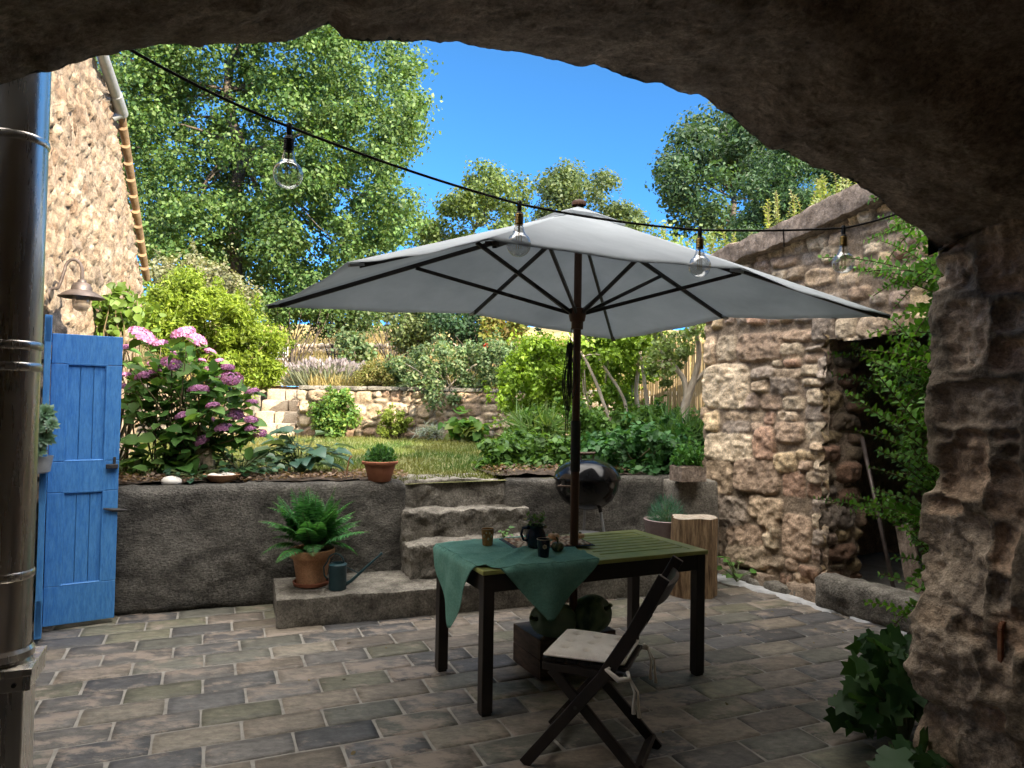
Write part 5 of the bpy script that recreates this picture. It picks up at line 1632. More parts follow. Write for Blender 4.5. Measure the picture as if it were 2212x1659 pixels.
def make_log():
    c = at(1497, 1290, 6.12); c.z = 0
    t = thing('log_stump', 'upright sawn log stump standing on the tiles by the stone wall', 'log', c)
    n, m, H = 90, 40, .655; V, Fc = [], []
    for i in range(m + 1):
        z = H * i / m
        for j in range(n):
            a = 2 * math.pi * j / n
            r = .178 + .018 * math.sin(a * 2 + 1) + .007 * math.sin(a * 5 + z * 1.5) + .012 * (1 - z / H)
            ri = float(vnoise(np.array([math.cos(a) * 9, math.sin(a) * 9, z * 1.6]), 3)); r += .011 * ri - .010 * max(0, -ri - .25)
            V.append((c.x + r * math.cos(a), c.y + r * math.sin(a), z + (.006 * math.sin(a * 3) if i == m else 0)))
    for i in range(m):
        for j in range(n): Fc.append((i * n + j, i * n + (j + 1) % n, (i + 1) * n + (j + 1) % n, (i + 1) * n + j))
    link('bark', np_mesh(np.array(V), np.array(Fc), None, smooth=True), M['log_bark'], t)
    k = MB(); top = [V[m * n + j] for j in range(n)]
    inner = [(c.x + (v[0] - c.x) * .5, c.y + (v[1] - c.y) * .5, v[2] + .006) for v in top]
    k.add([(v[0] * .97 + c.x * .03, v[1] * .97 + c.y * .03, v[2] + .002) for v in top] + inner + [(c.x, c.y, H + .006)], [(j, (j + 1) % n, n + (j + 1) % n, n + j) for j in range(n)] + [(n + j, n + (j + 1) % n, 2 * n) for j in range(n)])
    k.build('sawn_end', M['log_top'], t)


make_log()


def frond(base, d, length, droop, seed, cols, wid=.22):
    """a fern frond: arching rib with paired leaflets"""
    r = np.random.default_rng(seed); base = np.array(base[:]); d = np.array(d[:], float); n = 26
    P, D, Nn, S = [], [], [], []; pts = []; n = 40
    p = base.copy(); dirv = unit(d[None])[0]
    for i in range(n + 1):
        pts.append(tuple(p)); f = i / n
        side = unit(np.cross(dirv, [0, 0, 1])[None])[0]; nr = np.cross(side, dirv)
        if f > .16:
            ln = length * wid * math.sin(min(1, (f - .1) / .35) * math.pi / 2) * (1 - f ** 2.2) + .004
            for s in (-1, 1):
                P.append(p.copy()); D.append(side * s + dirv * .35 + r.normal(size=3) * .06 - np.array([0, 0, .12])); Nn.append(nr + r.normal(size=3) * .15); S.append(ln)
        p = p + dirv * length / n
        dirv = unit((dirv + np.array([0, 0, -droop / n]))[None])[0]
    V, Fc, C = leaf_arrays(np.array(P), np.array(D), np.array(Nn), np.array(S), (T_OVAL[0] * [.25, 1, 1], T_OVAL[1]), cols, rg=r)
    return (V, Fc, C), pts


def make_fern():
    c = gnd(672, 1263, .205); c.z = .205
    t = thing('potted_fern', 'lush green fern in a weathered terracotta pot on the stone landing', 'potted plant', c)
    k = MB(); k.lathe([(.105, 0), (.128, .006), (.136, .032), (.130, .034), (.120, .012), (0, .010)], c, 40); k.build('saucer', M['red_terracotta'], t, smooth=True, auto=.7)
    k = MB(); k.lathe([(.100, .012), (.104, .014), (.138, .205), (.140, .21), (.158, .214), (.166, .222), (.170, .268), (.164, .276), (.156, .27), (.15, .235)], c, 48, wob=.008, seed=2); k.build('pot', M['terracotta'], t, smooth=True, auto=.7)
    k = MB(); k.lathe([(.151, .238), (.10, .255), (0, .262)], c, 30, cap_bottom=False); k.build('soil', M['soil'], t, smooth=True)
    parts, st = [], MB(); rg = np.random.default_rng(12)
    for i in range(58):
        a = rg.uniform(0, 6.283); el = rg.uniform(.95, 1.52) if i > 9 else rg.uniform(.5, .95)
        d = Vector((math.cos(a) * math.cos(el), math.sin(a) * math.cos(el), math.sin(el)))
        b = c + Vector((math.cos(a) * .05 * rg.random(), math.sin(a) * .05 * rg.random(), .255))
        L, pts = frond(b, d, rg.uniform(.34, .52), rg.uniform(.7, 2.0), i, [(.035, .13, .045), (.06, .21, .06), (.10, .30, .085)], .27)
        parts.append(L); st.tube(pts[::3], .0022, 4)
    f = leaves('fronds', parts, M['leaf'], t); st.build('stems', M['green_stem'], f)


make_fern()


def make_can():
    c = gnd(729, 1272, .205); c.z = .205
    t = thing('watering_can', 'small dark teal watering can with long spout beside the fern pot', 'watering can', c)
    k = MB(); k.lathe([(.064, 0), (.066, .004), (.066, .175), (.068, .18), (.0655, .184)], c, 36); k.build('body', M['zinc_blue'], t, smooth=True, auto=.6)
    k = MB(); k.lathe([(.0655, .184), (.055, .192), (.044, .194), (.042, .190), (.04, .16), (.0, .158)], c, 36, cap_bottom=False); k.build('neck', M['zinc_blue'], t, smooth=True, auto=.6)
    d = Vector((.93, -.25, 0)).normalized(); d = Vector((1, .02, 0)).normalized()
    k = MB(); k.tube([c + d * .06 + UP * .035, c + d * .10 + UP * .06, c + d * .31 + UP * .255], [.014, .0125, .006], 12); k.tube([c + d * .302 + UP * .248, c + d * .325 + UP * .268], [.007, .010], 10); k.build('spout', M['zinc_blue'], t, smooth=True, auto=.8)
    k = MB(); k.tube([c + d * .066 + UP * .16, c + d * .15 + UP * .118], .0035, 6); k.build('spout_brace', M['zinc_blue'], t)
    k = MB(); pts = [c - d * .066 + UP * .075]
    for a in np.linspace(math.pi * 1.02, .12, 12): pts.append(c + UP * .185 - d * .018 + d * .062 * math.cos(a) + UP * .075 * math.sin(a))
    pts = [c - d * .068 + UP * .06, c - d * .10 + UP * .10, c - d * .105 + UP * .16] + pts[2:]
    k.tube(pts, .0055, 8); k.build('handle', M['zinc_blue'], t, smooth=True)


make_can()


def simple_pot(name, label, c, prof, m, soil_r, soil_z, cols, n, hh, rr, lsize, template=T_OVAL, cat='potted plant', foliage='foliage', seed=3, stems=True):
    t = thing(name, label, cat, c)
    k = MB(); k.lathe(prof, c, 44, wob=.004); k.build('pot', m, t, smooth=True, auto=.7)
    k = MB(); k.lathe([(soil_r, soil_z), (soil_r * .5, soil_z + .012), (0, soil_z + .015)], c, 26, cap_bottom=False); k.build('soil', M['soil'], t)
    rg = np.random.default_rng(seed); b = c + UP * soil_z
    d = rdir(n, rg); d[:, 2] = np.abs(d[:, 2]) + .05
    P = np.array(b[:]) + d * rr * (rg.random((n, 1)) ** .45) * np.array([1, 1, hh / rr])
    L = leaf_arrays(P, unit(d + .6 * rdir(n, rg) + [0, 0, .2]), unit(d + .5 * rdir(n, rg) + [0, 0, .5]), rg.uniform(.6, 1.3, n) * lsize, template, cols, rg=rg)
    f = leaves(foliage, L, M['leaf'], t)
    if stems:
        s = MB()
        for i in range(14):
            q = d[i] * rr * .7; s.tube([b + UP * .0, b + Vector((q[0] * .4, q[1] * .4, hh * .4)), b + Vector((q[0], q[1], hh * .7 * d[i][2] + .02))], .002, 4)
        s.build('stems', M['green_stem'], f)
    return t


c = at(820, 1040, 5.98); c.z = .932
simple_pot('potted_plant', 'red terracotta bowl pot with a low bushy plant on the wall top', c, [(.085, 0), (.09, .004), (.128, .135), (.130, .14), (.146, .145), (.152, .155), (.152, .168), (.146, .172), (.14, .16), (.12, .13)], M['red_terracotta'], .135, .15, [(.04, .11, .03), (.07, .17, .05)], 620, .13, .125, .034, seed=4)
c = at(1440, 1150, 6.42); c.z = .20
simple_pot('potted_plant', 'pinkish grey glazed pot with feathery blue green plant behind the log', c, [(.13, 0), (.14, .004), (.185, .26), (.20, .36), (.205, .385), (.195, .39), (.18, .37)], M['pink_pot'], .185, .35, [(.04, .13, .09), (.08, .20, .14)], 1500, .23, .16, .05, T_BLADE, seed=6)


def make_dish():
    c = at(480, 1048, 5.72); c.z = .93
    t = thing('terracotta_dish', 'shallow terracotta dish of white stones on the wall top', 'dish', c)
    k = MB(); k.lathe([(.075, .0), (.085, .002), (.135, .055), (.142, .06), (.144, .068), (.136, .068), (.08, .02), (0, .016)], c, 40); k.build('bowl', M['terracotta'], t, smooth=True, auto=.8)
    rnd = random.Random(3)
    labs = ['largest white pebble at the left of the terracotta dish', 'round white pebble in the middle of the dish front', 'pale cream pebble lying at the dish right rim', 'white pebble resting on top of the others in the dish', 'small greyish pebble at the back of the dish', 'white pebble at the dish back left', 'little white pebble beside the cream one in the dish']
    for i, (x, y, z, r) in enumerate(((-.065, -.03, .052, .042), (-.005, -.05, .050, .034), (.075, -.01, .054, .036), (.015, .01, .068, .034), (.02, .065, .056, .03), (-.05, .05, .056, .034), (.045, -.055, .054, .024))):
        k = MB(); p = c + Vector((x, y, z)); k.blob(p, (r * 1.15, r * .9, r * .62), i, 2, .12, 1.2)
        tag(k.build('pebble', M['white_stone'], None, smooth=True, origin=p), labs[i], 'pebble', 'white pebbles in the dish')
    k = MB(); p = at(370, 1052, 5.52); p.z = .935; k.blob(p + UP * .02, (.078, .06, .042), 9, 3, .10, 1.1)
    tag(k.build('white_rock', M['white_stone'], None, smooth=True, origin=p), 'smooth white rock lying alone on the wall edge near the blue door', 'rock')
    k = MB(); p = at(548, 1032, 6.2); p.z = .97; k.blob(p, (.05, .045, .035), 19, 2, .2, 1.4)
    tag(k.build('bed_rock', M['field_stone'], None, smooth=True, origin=p), 'small brown rock in the bark mulch before the broad leaved hosta', 'rock')
    for i, (u, hgt, lb) in enumerate(((425, .30, 'left leaning grey stone of a pair under the hydrangea'), (452, .27, 'right hand grey stone of a pair, behind the pebble dish'))):
        k = MB(); p = at(u, 1036, 5.95); p.z = .92
        rough_block(k, p + UP * hgt / 2, (.085, .08, hgt), (Vector((.98, 0, -.16 if i == 0 else .16)), Vector((0, 1, 0)), Vector((.16 if i == 0 else -.16, 0, .98))), 50 + i, .018, .02, .03)
        tag(k.build('upright_stone', M['field_stone'], None, smooth=True, origin=p), lb, 'stone', 'pair of upright stones under the hydrangea')
    k = MB(); p = at(748, 1040, 6.1); p.z = .9; k.tube([p, p + UP * .10 + E1 * .004, p + UP * .2 + E1 * .02, p + UP * .23 + E1 * .04], .006, 6)
    tag(k.build('iron_stake', M['rust'], None, smooth=True, origin=p), 'thin rusty stake bent at the top, left of the bowl pot', 'stake')


make_dish()


def make_planter():
    c = WP(4.87, .06); a = at(1460, 1004, 6.55); b = at(1512, 1004, 6.62)
    c = (a + b) / 2; c.z = .915
    t = thing('wooden_planter', 'brown wooden planter box of greenery on the wall end by the outbuilding', 'planter', c)
    k = MB(); k.box(c + UP * .07, (.27, .20, .14), (WALL_D, -WALL_N, UP)); k.build('box', M['timber'], t, bevel=.004)
    k = MB(); k.box(c + UP * .142, (.24, .17, .01), (WALL_D, -WALL_N, UP)); k.build('soil', M['soil'], t)
    rg = np.random.default_rng(31); n = 420
    P = np.array((c + UP * .14)[:]) + rg.uniform(-1, 1, (n, 3)) * [.12, .08, .0] + np.abs(rg.normal(size=(n, 3))) * [0, 0, .09]
    leaves('foliage', leaf_arrays(P, unit(rdir(n, rg) + [0, 0, .8]), rdir(n, rg), rg.uniform(.03, .06, n), T_OVAL, [(.04, .13, .03), (.10, .24, .05)], rg=rg), M['leaf'], t)


make_planter()


def make_succulent():
    c = at(98, 915, 4.5)
    t = thing('hanging_succulent', 'grey green rosette succulents spilling beside the blue door and flue', 'plant', c)
    rg = np.random.default_rng(5); parts = []; st = MB()
    for (u, v, r) in ((98, 893, .075), (92, 945, .085), (112, 918, .05), (80, 925, .05), (88, 975, .04)):
        p = at(u, v, 4.48 + rg.uniform(-.03, .03)); n = 46
        ax = unit(np.array([[.55, -.75, .35]]) + rg.normal(size=(1, 3)) * .2)[0]
        a1 = unit(np.cross(ax, [0, 0, 1])[None])[0]; a2 = np.cross(ax, a1)
        th = np.arange(n) * 2.4; el = np.linspace(1.45, .05, n)
        D = (np.cos(th)[:, None] * a1 + np.sin(th)[:, None] * a2) * np.cos(el)[:, None] + ax * np.sin(el)[:, None]
        Nn = ax - D * 0.4
        parts.append(leaf_arrays(np.array(p[:]) + D * .004, D, Nn, r * (.45 + .55 * np.linspace(0, 1, n)), (T_OVAL[0] * [.75, 1, 1], T_OVAL[1]), [(.10, .20, .11), (.20, .31, .21), (.13, .24, .14)], rg=rg))
        st.tube([at(84, 960, 4.55), p], .012, 6)
    leaves('rosettes', parts, M['glossy_leaf'], t); st.build('stems', M['stem'], t)
    k = MB(); q = at(82, 985, 4.56); k.lathe([(.05, -.11), (.07, -.1), (.085, 0), (.08, .0), (.06, -.08)], q, 24); k.build('pot', M['zinc'], t, smooth=True, auto=.7)
    k = MB(); k.bar(q - UP * .02, LP((q - LEFT_A).dot(LEFT_D), .02, q.z - .02), .02, .008); k.build('bracket', M['iron'], t)


make_succulent()


def make_white_chair():
    y = 25.0; c = at(599, 812, y); z = float(field_z(np.array(c.x), np.array(y))); c.z = z
    t = thing('garden_chair', 'little white metal chair far off in the dry grass field', 'chair', c)
    w = .27; k = MB()
    for s in (-1, 1): k.tube([c + Vector((s * w, .2, 0)), c + Vector((s * w, .2, 1.0))], .03, 6); k.tube([c + Vector((s * w, -.2, 0)), c + Vector((s * w, -.2, .46))], .03, 6)
    k.build('frame', M['white_paint'], t)
    k = MB()
    for i in range(4): k.box(c + Vector((0, .2, .58 + i * .115)), (.54, .03, .075))
    k.build('backrest', M['white_paint'], t)
    k = MB(); k.box(c + Vector((0, 0, .46)), (.56, .44, .04)); k.build('seat', M['white_paint'], t)


make_white_chair()

# ------------------------------------------------------------------ trees and shrubs
G_OAK = [(.042, .09, .02), (.068, .135, .032), (.105, .18, .048), (.155, .22, .072)]
G_DARK = [(.018, .045, .020), (.030, .070, .030), (.050, .10, .042)]
G_YEL = [(.09, .15, .012), (.14, .20, .016), (.20, .25, .03)]
G_OLIVE = [(.05, .08, .022), (.08, .115, .032), (.12, .15, .05)]
G_BLUE = [(.055, .105, .045), (.085, .145, .06), (.13, .19, .085), (.20, .23, .11)]
G_MID = [(.05, .12, .02), (.08, .17, .03), (.12, .22, .04)]
G_BRIGHT = [(.13, .23, .018), (.19, .31, .028), (.26, .38, .05)]


def gz(x, y):
    if y < 12: return float(lawn_z(np.array(x), np.array(y)))
    return float(field_z(np.array(x), np.array(y)))


def shrub(name, label, cat, poly, y0, y1, n, crad, per, lsize, cols, template=T_DIA, base=None, group=None, seed=1, stem=.012, stems=24, bark='stem', gaps=(), flat=.85, up=.35, material='leaf', part='foliage', shell=.5):
    rg = np.random.default_rng(seed)
    C = crown_points(poly, n, y0, y1, rg, gaps)
    if base is None:
        bx, by = float(C[:, 0].mean()), float((y0 + y1) / 2); base = (bx, by, gz(bx, by))
    t = thing(name, label, cat, base, group)
    mid = C.mean(0); k = rg.choice(n, max(4, int(n * .6)))
    out = C[k] + unit(C[k] - mid + rg.normal(size=(len(k), 3)) * .4) * crad * rg.uniform(.8, 2.2, (len(k), 1)) + np.array([0, 0, .15]) * crad
    leaves(part, [clump_leaves(C, rg.uniform(.6, 1.4, n) * crad, per, lsize, cols, template, up=up, rg=rg, flat=flat, shell=shell),
                  clump_leaves(out, rg.uniform(.25, .6, len(k)) * crad, max(4, per // 7), lsize * .95, cols, template, up=up, rg=rg, flat=1.5, shell=shell)], M[material], t)
    mb = MB(); b = Vector(base)
    for i in rg.choice(n, min(stems, n), replace=False):
        c = Vector(C[i].tolist())
        if c.z < b.z + .05: continue
        o = Vector((rg.uniform(-.1, .1), rg.uniform(-.1, .1), -.05)) * (1 + abs(c.x - b.x))
        limb(mb, b + o, c, stem, stem * .35, seed * 50 + int(i), .10, 5, 6)
    if mb.v: mb.build('stems', M[bark], t, smooth=True)
    return t


rgo = np.random.default_rng(2)
OAK = [(190, 60), (230, -60), (330, -170), (520, -240), (700, -150), (830, -20), (880, 60), (905, 180), (930, 262), (905, 300), (870, 330), (835, 380), (888, 430), (890, 475), (840, 545), (800, 600), (740, 665), (640, 690), (540, 660), (470, 650), (380, 610), (310, 560), (260, 440), (205, 300)]
oak_c = crown_points(OAK, 620, 16.5, 22.5, rgo, gaps=((285, 470, 18), (640, 345, 18), (520, 260, 26), (690, 335, 16), (760, 300, 14), (790, 420, 15), (745, 180, 15)))
ob = at(520, 760, 19.5); ob.z = gz(ob.x, 19.5)
tree('oak_tree', 'huge sunlit oak filling the left of the sky above the garden', 'tree', ob, at(525, 330, 19.5), oak_c, .62, 290, .108, G_OAK, .26, limbs=60, seed=3, shell=.6)
c = crown_points([(895, 525), (905, 490), (960, 470), (945, 430), (985, 385), (1045, 355), (1090, 372), (1100, 395), (1145, 405), (1140, 440), (1100, 480), (1080, 520), (1090, 640), (900, 640)], 70, 25, 29, rgo, gaps=((1010, 480, 12),))
b = at(1010, 760, 27); b.z = gz(b.x, 27)
tree('leafy_tree', 'rounded green tree rising just left of the parasol top', 'tree', b, at(1010, 560, 27), c, .62, 230, .14, [(.055, .095, .02), (.085, .13, .03), (.13, .175, .05)], .14, limbs=30, seed=5)
c = crown_points([(1165, 480), (1160, 430), (1180, 380), (1215, 345), (1255, 372), (1290, 335), (1330, 375), (1330, 425), (1350, 450), (1385, 465), (1380, 560), (1170, 560)], 66, 28, 32, rgo)
b = at(1265, 760, 30); b.z = gz(b.x, 30)
tree('leafy_tree', 'olive green tree directly behind the parasol finial', 'tree', b, at(1265, 560, 30), c, .66, 220, .15, [(.05, .085, .03), (.08, .115, .04), (.115, .15, .055)], .14, limbs=26, seed=6)
c = crown_points([(1420, 400), (1445, 330), (1500, 262), (1560, 235), (1640, 200), (1720, 235), (1760, 380), (1720, 480), (1600, 540), (1460, 500), (1440, 445)], 95, 14.5, 17.5, rgo, gaps=((1490, 330, 14), (1540, 420, 14)))
b = at(1580, 760, 16); b.z = gz(b.x, 16)
tree('dark_tree', 'dark blue green tree over the outbuilding roof at the right', 'tree', b, at(1580, 480, 16), c, .42, 260, .10, [(.025, .055, .022), (.04, .085, .035), (.07, .12, .05)], .14, limbs=36, seed=7)
c = crown_points([(1625, 360), (1680, 300), (1760, 300), (1880, 330), (1890, 470), (1700, 540), (1600, 520), (1610, 430)], 60, 11.0, 12.6, rgo)
b = at(1720, 800, 12.3); b.z = gz(b.x, 12.3)
tree('conifer', 'dense dark green cypress like tree close behind the roof edge', 'tree', b, at(1720, 560, 12), c, .32, 620, .07, [(.028, .062, .026), (.042, .09, .036), (.065, .125, .05)], .09, limbs=20, seed=8, template=(T_DIA[0] * [.6, 1, 1], T_DIA[1]))


def shoots(name, label, cat, base, items, y, cols, lsize, seed, material='leaf', template=T_OVAL, group=None, n=26, bend=.1, r=.005, extra=None):
    """upright or arching shoots set with pairs of leaves; items: (u0, v0, u1, v1, y0, y1)"""
    rg = np.random.default_rng(seed); t = thing(name, label, cat, base, group); st = MB(); P, D, Nn, S = [], [], [], []
    for q, (u0, v0, u1, v1, ya, yb) in enumerate(items):
        p0, p1 = at(u0, v0, ya), at(u1, v1, yb); L = (p1 - p0).length
        mid = (p0 + p1) / 2 + Vector((rg.normal() * bend * L, rg.normal() * bend * L, bend * L * 1.2)); pts = []
        k = max(6, int(n * L / .6))
        for i in range(k + 1):
            f = i / k; pts.append(p0 * (1 - f) ** 2 + mid * 2 * f * (1 - f) + p1 * f * f)
        st.tube(pts[::max(1, k // 8)] + [pts[-1]], [r] * len(pts[::max(1, k // 8)]) + [r * .4], 5)
        for i in range(2, k + 1):
            d = (pts[i] - pts[i - 1]).normalized(); a = i * 1.57 + rg.uniform(-.4, .4); x = d.orthogonal().normalized(); yv = d.cross(x)
            for s in (0, math.pi):
                o = x * math.cos(a + s) + yv * math.sin(a + s)
                P.append(pts[i][:]); D.append((d * .55 + o)[:]); Nn.append((d * .9 - o * .3 + Vector((rg.normal() * .3, rg.normal() * .3, .5)))[:]); S.append(lsize * rg.uniform(.6, 1.25) * (1 - .45 * (i / k) ** 3))
    parts = [leaf_arrays(np.array(P), np.array(D), np.array(Nn), np.array(S), template, cols, rg=rg)]
    if extra is not None: parts.append(extra(rg))
    leaves('leaves', parts, M[material], t); st.build('stems', M['stem'], t, smooth=True)
    return t


it = []
rgs = np.random.default_rng(77)
for (u, v0, v1, k) in ((1690, 520, 395, 9), (1800, 430, 340, 9), (1560, 560, 480, 8), (1445, 545, 480, 7), (1620, 560, 500, 6), (1850, 420, 330, 6), (1745, 470, 390, 6)):
    for i in range(k):
        a = rgs.uniform(-1, 1); it.append((u + a * 18, v0 + 30, u + a * 42, v1 + abs(a) * 45 + rgs.uniform(-8, 25), 8.6 + rgs.uniform(-.3, .3), 8.6 + rgs.uniform(-.3, .3)))
b = at(1700, 900, 8.8); b.z = .95
shoots('privet_shrub', 'tall pale yellow green privet shoots standing above the roof edge', 'shrub', b, it, 8.6, [(.16, .21, .06), (.22, .27, .10), (.28, .31, .14)], .062, 14, n=20, extra=lambda rg: clump_leaves(crown_points([(1400, 560), (1420, 500), (1560, 510), (1660, 500), (1760, 430), (1880, 380), (1900, 470), (1620, 640), (1420, 640)], 60, 8.3, 9.4, rg), np.full(60, .2), 60, .055, [(.10, .17, .05), (.17, .23, .08)], rg=rg))

shrub('conifer_shrub', 'bright yellow green feathery shrub behind the pink hydrangea', 'shrub', [(312, 650), (345, 605), (420, 590), (470, 620), (520, 660), (560, 700), (606, 735), (600, 800), (560, 835), (480, 810), (400, 780), (320, 740)], 8.9, 10.0, 150, .15, 300, .062, [(.10, .165, .012), (.155, .225, .02), (.215, .275, .035)], (T_DIA[0] * [.5, 1, 1], T_DIA[1]), seed=21, up=.2)
shrub('pale_shrub', 'pale dry looking bush under the oak, above the yellow green shrub', 'shrub', [(320, 600), (350, 565), (430, 560), (520, 610), (560, 660), (480, 660), (400, 640)], 12.4, 13.4, 40, .26, 130, .07, [(.14, .16, .08), (.20, .21, .11), (.24, .22, .14)], seed=22)
BUSH = [('dark leaved bush below the left tip of the parasol', [(540, 650), (640, 630), (720, 640), (735, 680), (680, 700), (580, 695)], 17, 18.5, 26, G_OAK),
        ('loose bush with hanging sprays in the dry field centre', [(660, 670), (800, 660), (810, 705), (700, 722)], 18, 19, 16, [(.06, .11, .03), (.10, .15, .05)]),
        ('small blue green bush standing in the field before the lavender', [(735, 735), (785, 728), (795, 765), (745, 772)], 15.2, 15.8, 8, G_BLUE),
        ('light green bushy tree under the parasol, left of centre', [(840, 660), (900, 640), (950, 660), (960, 740), (900, 760), (850, 740)], 16.5, 17.5, 34, [(.09, .14, .045), (.14, .185, .07), (.19, .22, .10)]),
        ('dark evergreen bush behind the roses', [(930, 660), (1060, 650), (1130, 700), (1120, 760), (960, 760)], 15.6, 17, 34, G_DARK),
        ('tall dark bush at the back between the oak and the leafy tree', [(760, 600), (880, 570), (960, 600), (960, 680), (780, 680)], 24, 26, 40, G_OAK)]
for i, (lb, poly, y0, y1, n, cols) in enumerate(BUSH):
    shrub('bush', lb, 'bush', poly, y0, y1, n, .36, 150, .095, cols, seed=30 + i, group='bushes in the dry field', stem=.02, bark='bark')
shrub('yellowing_shrub', 'shrub with hanging yellow and brown leaves under the parasol rim', 'shrub', [(1050, 690), (1110, 680), (1140, 720), (1110, 750), (1060, 735)], 13.6, 14.2, 16, .2, 90, .09, [(.12, .17, .03), (.20, .20, .045), (.16, .10, .03)], seed=37)
shrub('rose_bush', 'big blue green rose bush spilling over the terrace wall', 'shrub', [(838, 850), (850, 790), (890, 765), (940, 750), (1010, 735), (1080, 745), (1120, 790), (1115, 850), (1000, 862), (900, 868)], 11.7, 12.9, 80, .17, 170, .06, G_BLUE, seed=41, stem=.014, bark='pale_bark')
rb = MB()
p = at(1050, 747, 12.1)
rg_ = np.random.default_rng(3)
o = tag(leaves('red_rose', leaf_arrays(np.array([p[:]] * 26), rdir(26), rdir(26), .055, T_OVAL, [(.5, .05, .04), (.62, .10, .07)], rg=rg_), M['petal'], None), 'single red rose bloom on top of the rose bush', 'rose')
shrub('box_shrub', 'low rounded ochre green shrub on the terrace wall beside the lavender', 'shrub', [(768, 836), (772, 805), (800, 790), (832, 795), (846, 815), (845, 838)], 12.3, 12.9, 34, .12, 240, .035, [(.10, .13, .03), (.16, .16, .045), (.22, .18, .06)], seed=42)
shrub('wall_climber', 'leafy climber with yellow green leaves on the left end of the terrace wall', 'climber', [(688, 930), (682, 880), (700, 838), (745, 832), (765, 860), (760, 920), (735, 945)], 11.6, 11.92, 44, .11, 130, .055, G_MID + [(.17, .20, .04)], seed=43, base=(-3.0, 11.85, 1.0))
shrub('wall_climber', 'little lime green plant at the foot of the terrace wall, middle', 'climber', [(822, 936), (826, 890), (855, 878), (885, 905), (872, 938)], 11.6, 11.85, 22, .08, 110, .045, [(.14, .20, .03), (.20, .25, .045)], seed=44, base=(-1.95, 11.8, 1.0))
shrub('bergenia', 'low plant with big bright green leaves at the foot of the terrace wall', 'plant', [(950, 944), (960, 922), (1000, 915), (1040, 922), (1042, 944)], 11.0, 11.5, 18, .10, 16, .15, [(.07, .17, .03), (.12, .23, .05), (.20, .22, .06)], T_BROAD, seed=45, up=.8)
shrub('fescue', 'small tuft of silvery blue grass by the terrace wall', 'plant', [(908, 944), (915, 922), (945, 920), (952, 944)], 11.4, 11.6, 8, .08, 90, .13, [(.20, .25, .22), (.30, .34, .31)], T_BLADE, seed=46, up=2)


def make_lavender():
    b = at(712, 835, 13.2); b.z = gz(b.x, 13.2)
    t = thing('lavender', 'silvery lavender clump with pale purple spikes on the upper terrace', 'plant', b)
    rg = np.random.default_rng(9); n = 1500
    off = rg.normal(size=(n, 2)) * [.30, .16]
    P = np.array(b[:]) + np.concatenate([off, np.zeros((n, 1))], 1); D = unit(np.concatenate([off * 1.1 + rg.normal(size=(n, 2)) * .18, np.full((n, 1), .8)], 1))
    S = rg.uniform(.25, .50, n)
    leaves('foliage', leaf_arrays(P, D, rdir(n, rg), S, T_BLADE, [(.12, .15, .09), (.20, .22, .15), (.26, .27, .2)], rg=rg), M['leaf'], t)
    k = rg.choice(n, 800); Q = P[k] + D[k] * (S[k] * .93)[:, None]
    leaves('blossoms', leaf_arrays(Q, unit(D[k] + .1 * rdir(800, rg)), rdir(800, rg), .10, (T_DIA[0] * [.8, 1, 1], T_DIA[1]), [(.24, .21, .24), (.32, .28, .31)], rg=rg), M['petal'], t)


make_lavender()

# shrubs and small trees at the right of the lawn
shrub('golden_shrub', 'bright yellow green leafy shrub behind the parasol pole', 'shrub', [(1090, 880), (1100, 790), (1140, 740), (1220, 735), (1250, 780), (1245, 880), (1200, 905), (1120, 905)], 9.9, 11.0, 80, .17, 170, .062, G_BRIGHT, seed=51)
shrub('green_shrub', 'light green loose shrub right of the parasol pole, under the rim', 'shrub', [(1250, 930), (1250, 770), (1290, 730), (1360, 720), (1430, 735), (1440, 800), (1380, 860), (1380, 930)], 9.2, 10.6, 80, .16, 120, .065, G_BRIGHT + [(.06, .13, .02)], seed=52, stem=.022, bark='pale_bark', stems=10)
shrub('back_shrub', 'mid green shrub mass at the back right, before the reed screen', 'shrub', [(1130, 960), (1140, 890), (1240, 890), (1330, 900), (1420, 890), (1480, 900), (1480, 960), (1300, 975)], 8.4, 9.4, 60, .13, 140, .07, G_MID, seed=53)


def make_bent_tree(name, label, base, stems_, cpoly, yd, n, crad, per, ls, cols, seed, bark, r=.035):
    rg = np.random.default_rng(seed); t = thing(name, label, 'tree', base); mb = MB()
    for s in stems_:
        pts = [at(u, v, y) for u, v, y, _ in s]; rad = [q for *_, q in s]
        P = []; R_ = []
        for i in range(len(pts) - 1):
            for k in range(4):
                f = k / 4; P.append(pts[i].lerp(pts[i + 1], f)); R_.append(rad[i] * (1 - f) + rad[i + 1] * f)
        P.append(pts[-1]); R_.append(rad[-1])
        for _ in range(2): P = [P[0]] + [(P[i - 1] + P[i] * 2 + P[i + 1]) / 4 for i in range(1, len(P) - 1)] + [P[-1]]
        mb.tube(P, R_, 9)
    C = crown_points(cpoly, n, yd[0], yd[1], rg)
    ends = [at(*s[-1][:3]) for s in stems_] + [at(*s[-2][:3]) for s in stems_]
    for i in range(0, n, 2):
        c = Vector(C[i].tolist()); e = min(ends, key=lambda a: (a - c).length); limb(mb, e, c, .012, .004, seed * 9 + i, .12, 5, 5)
    mb.build('trunk', M[bark], t, smooth=True)
    leaves('crown', clump_leaves(C, rg.uniform(.7, 1.3, n) * crad, per, ls, cols, rg=rg), M['leaf'], t)


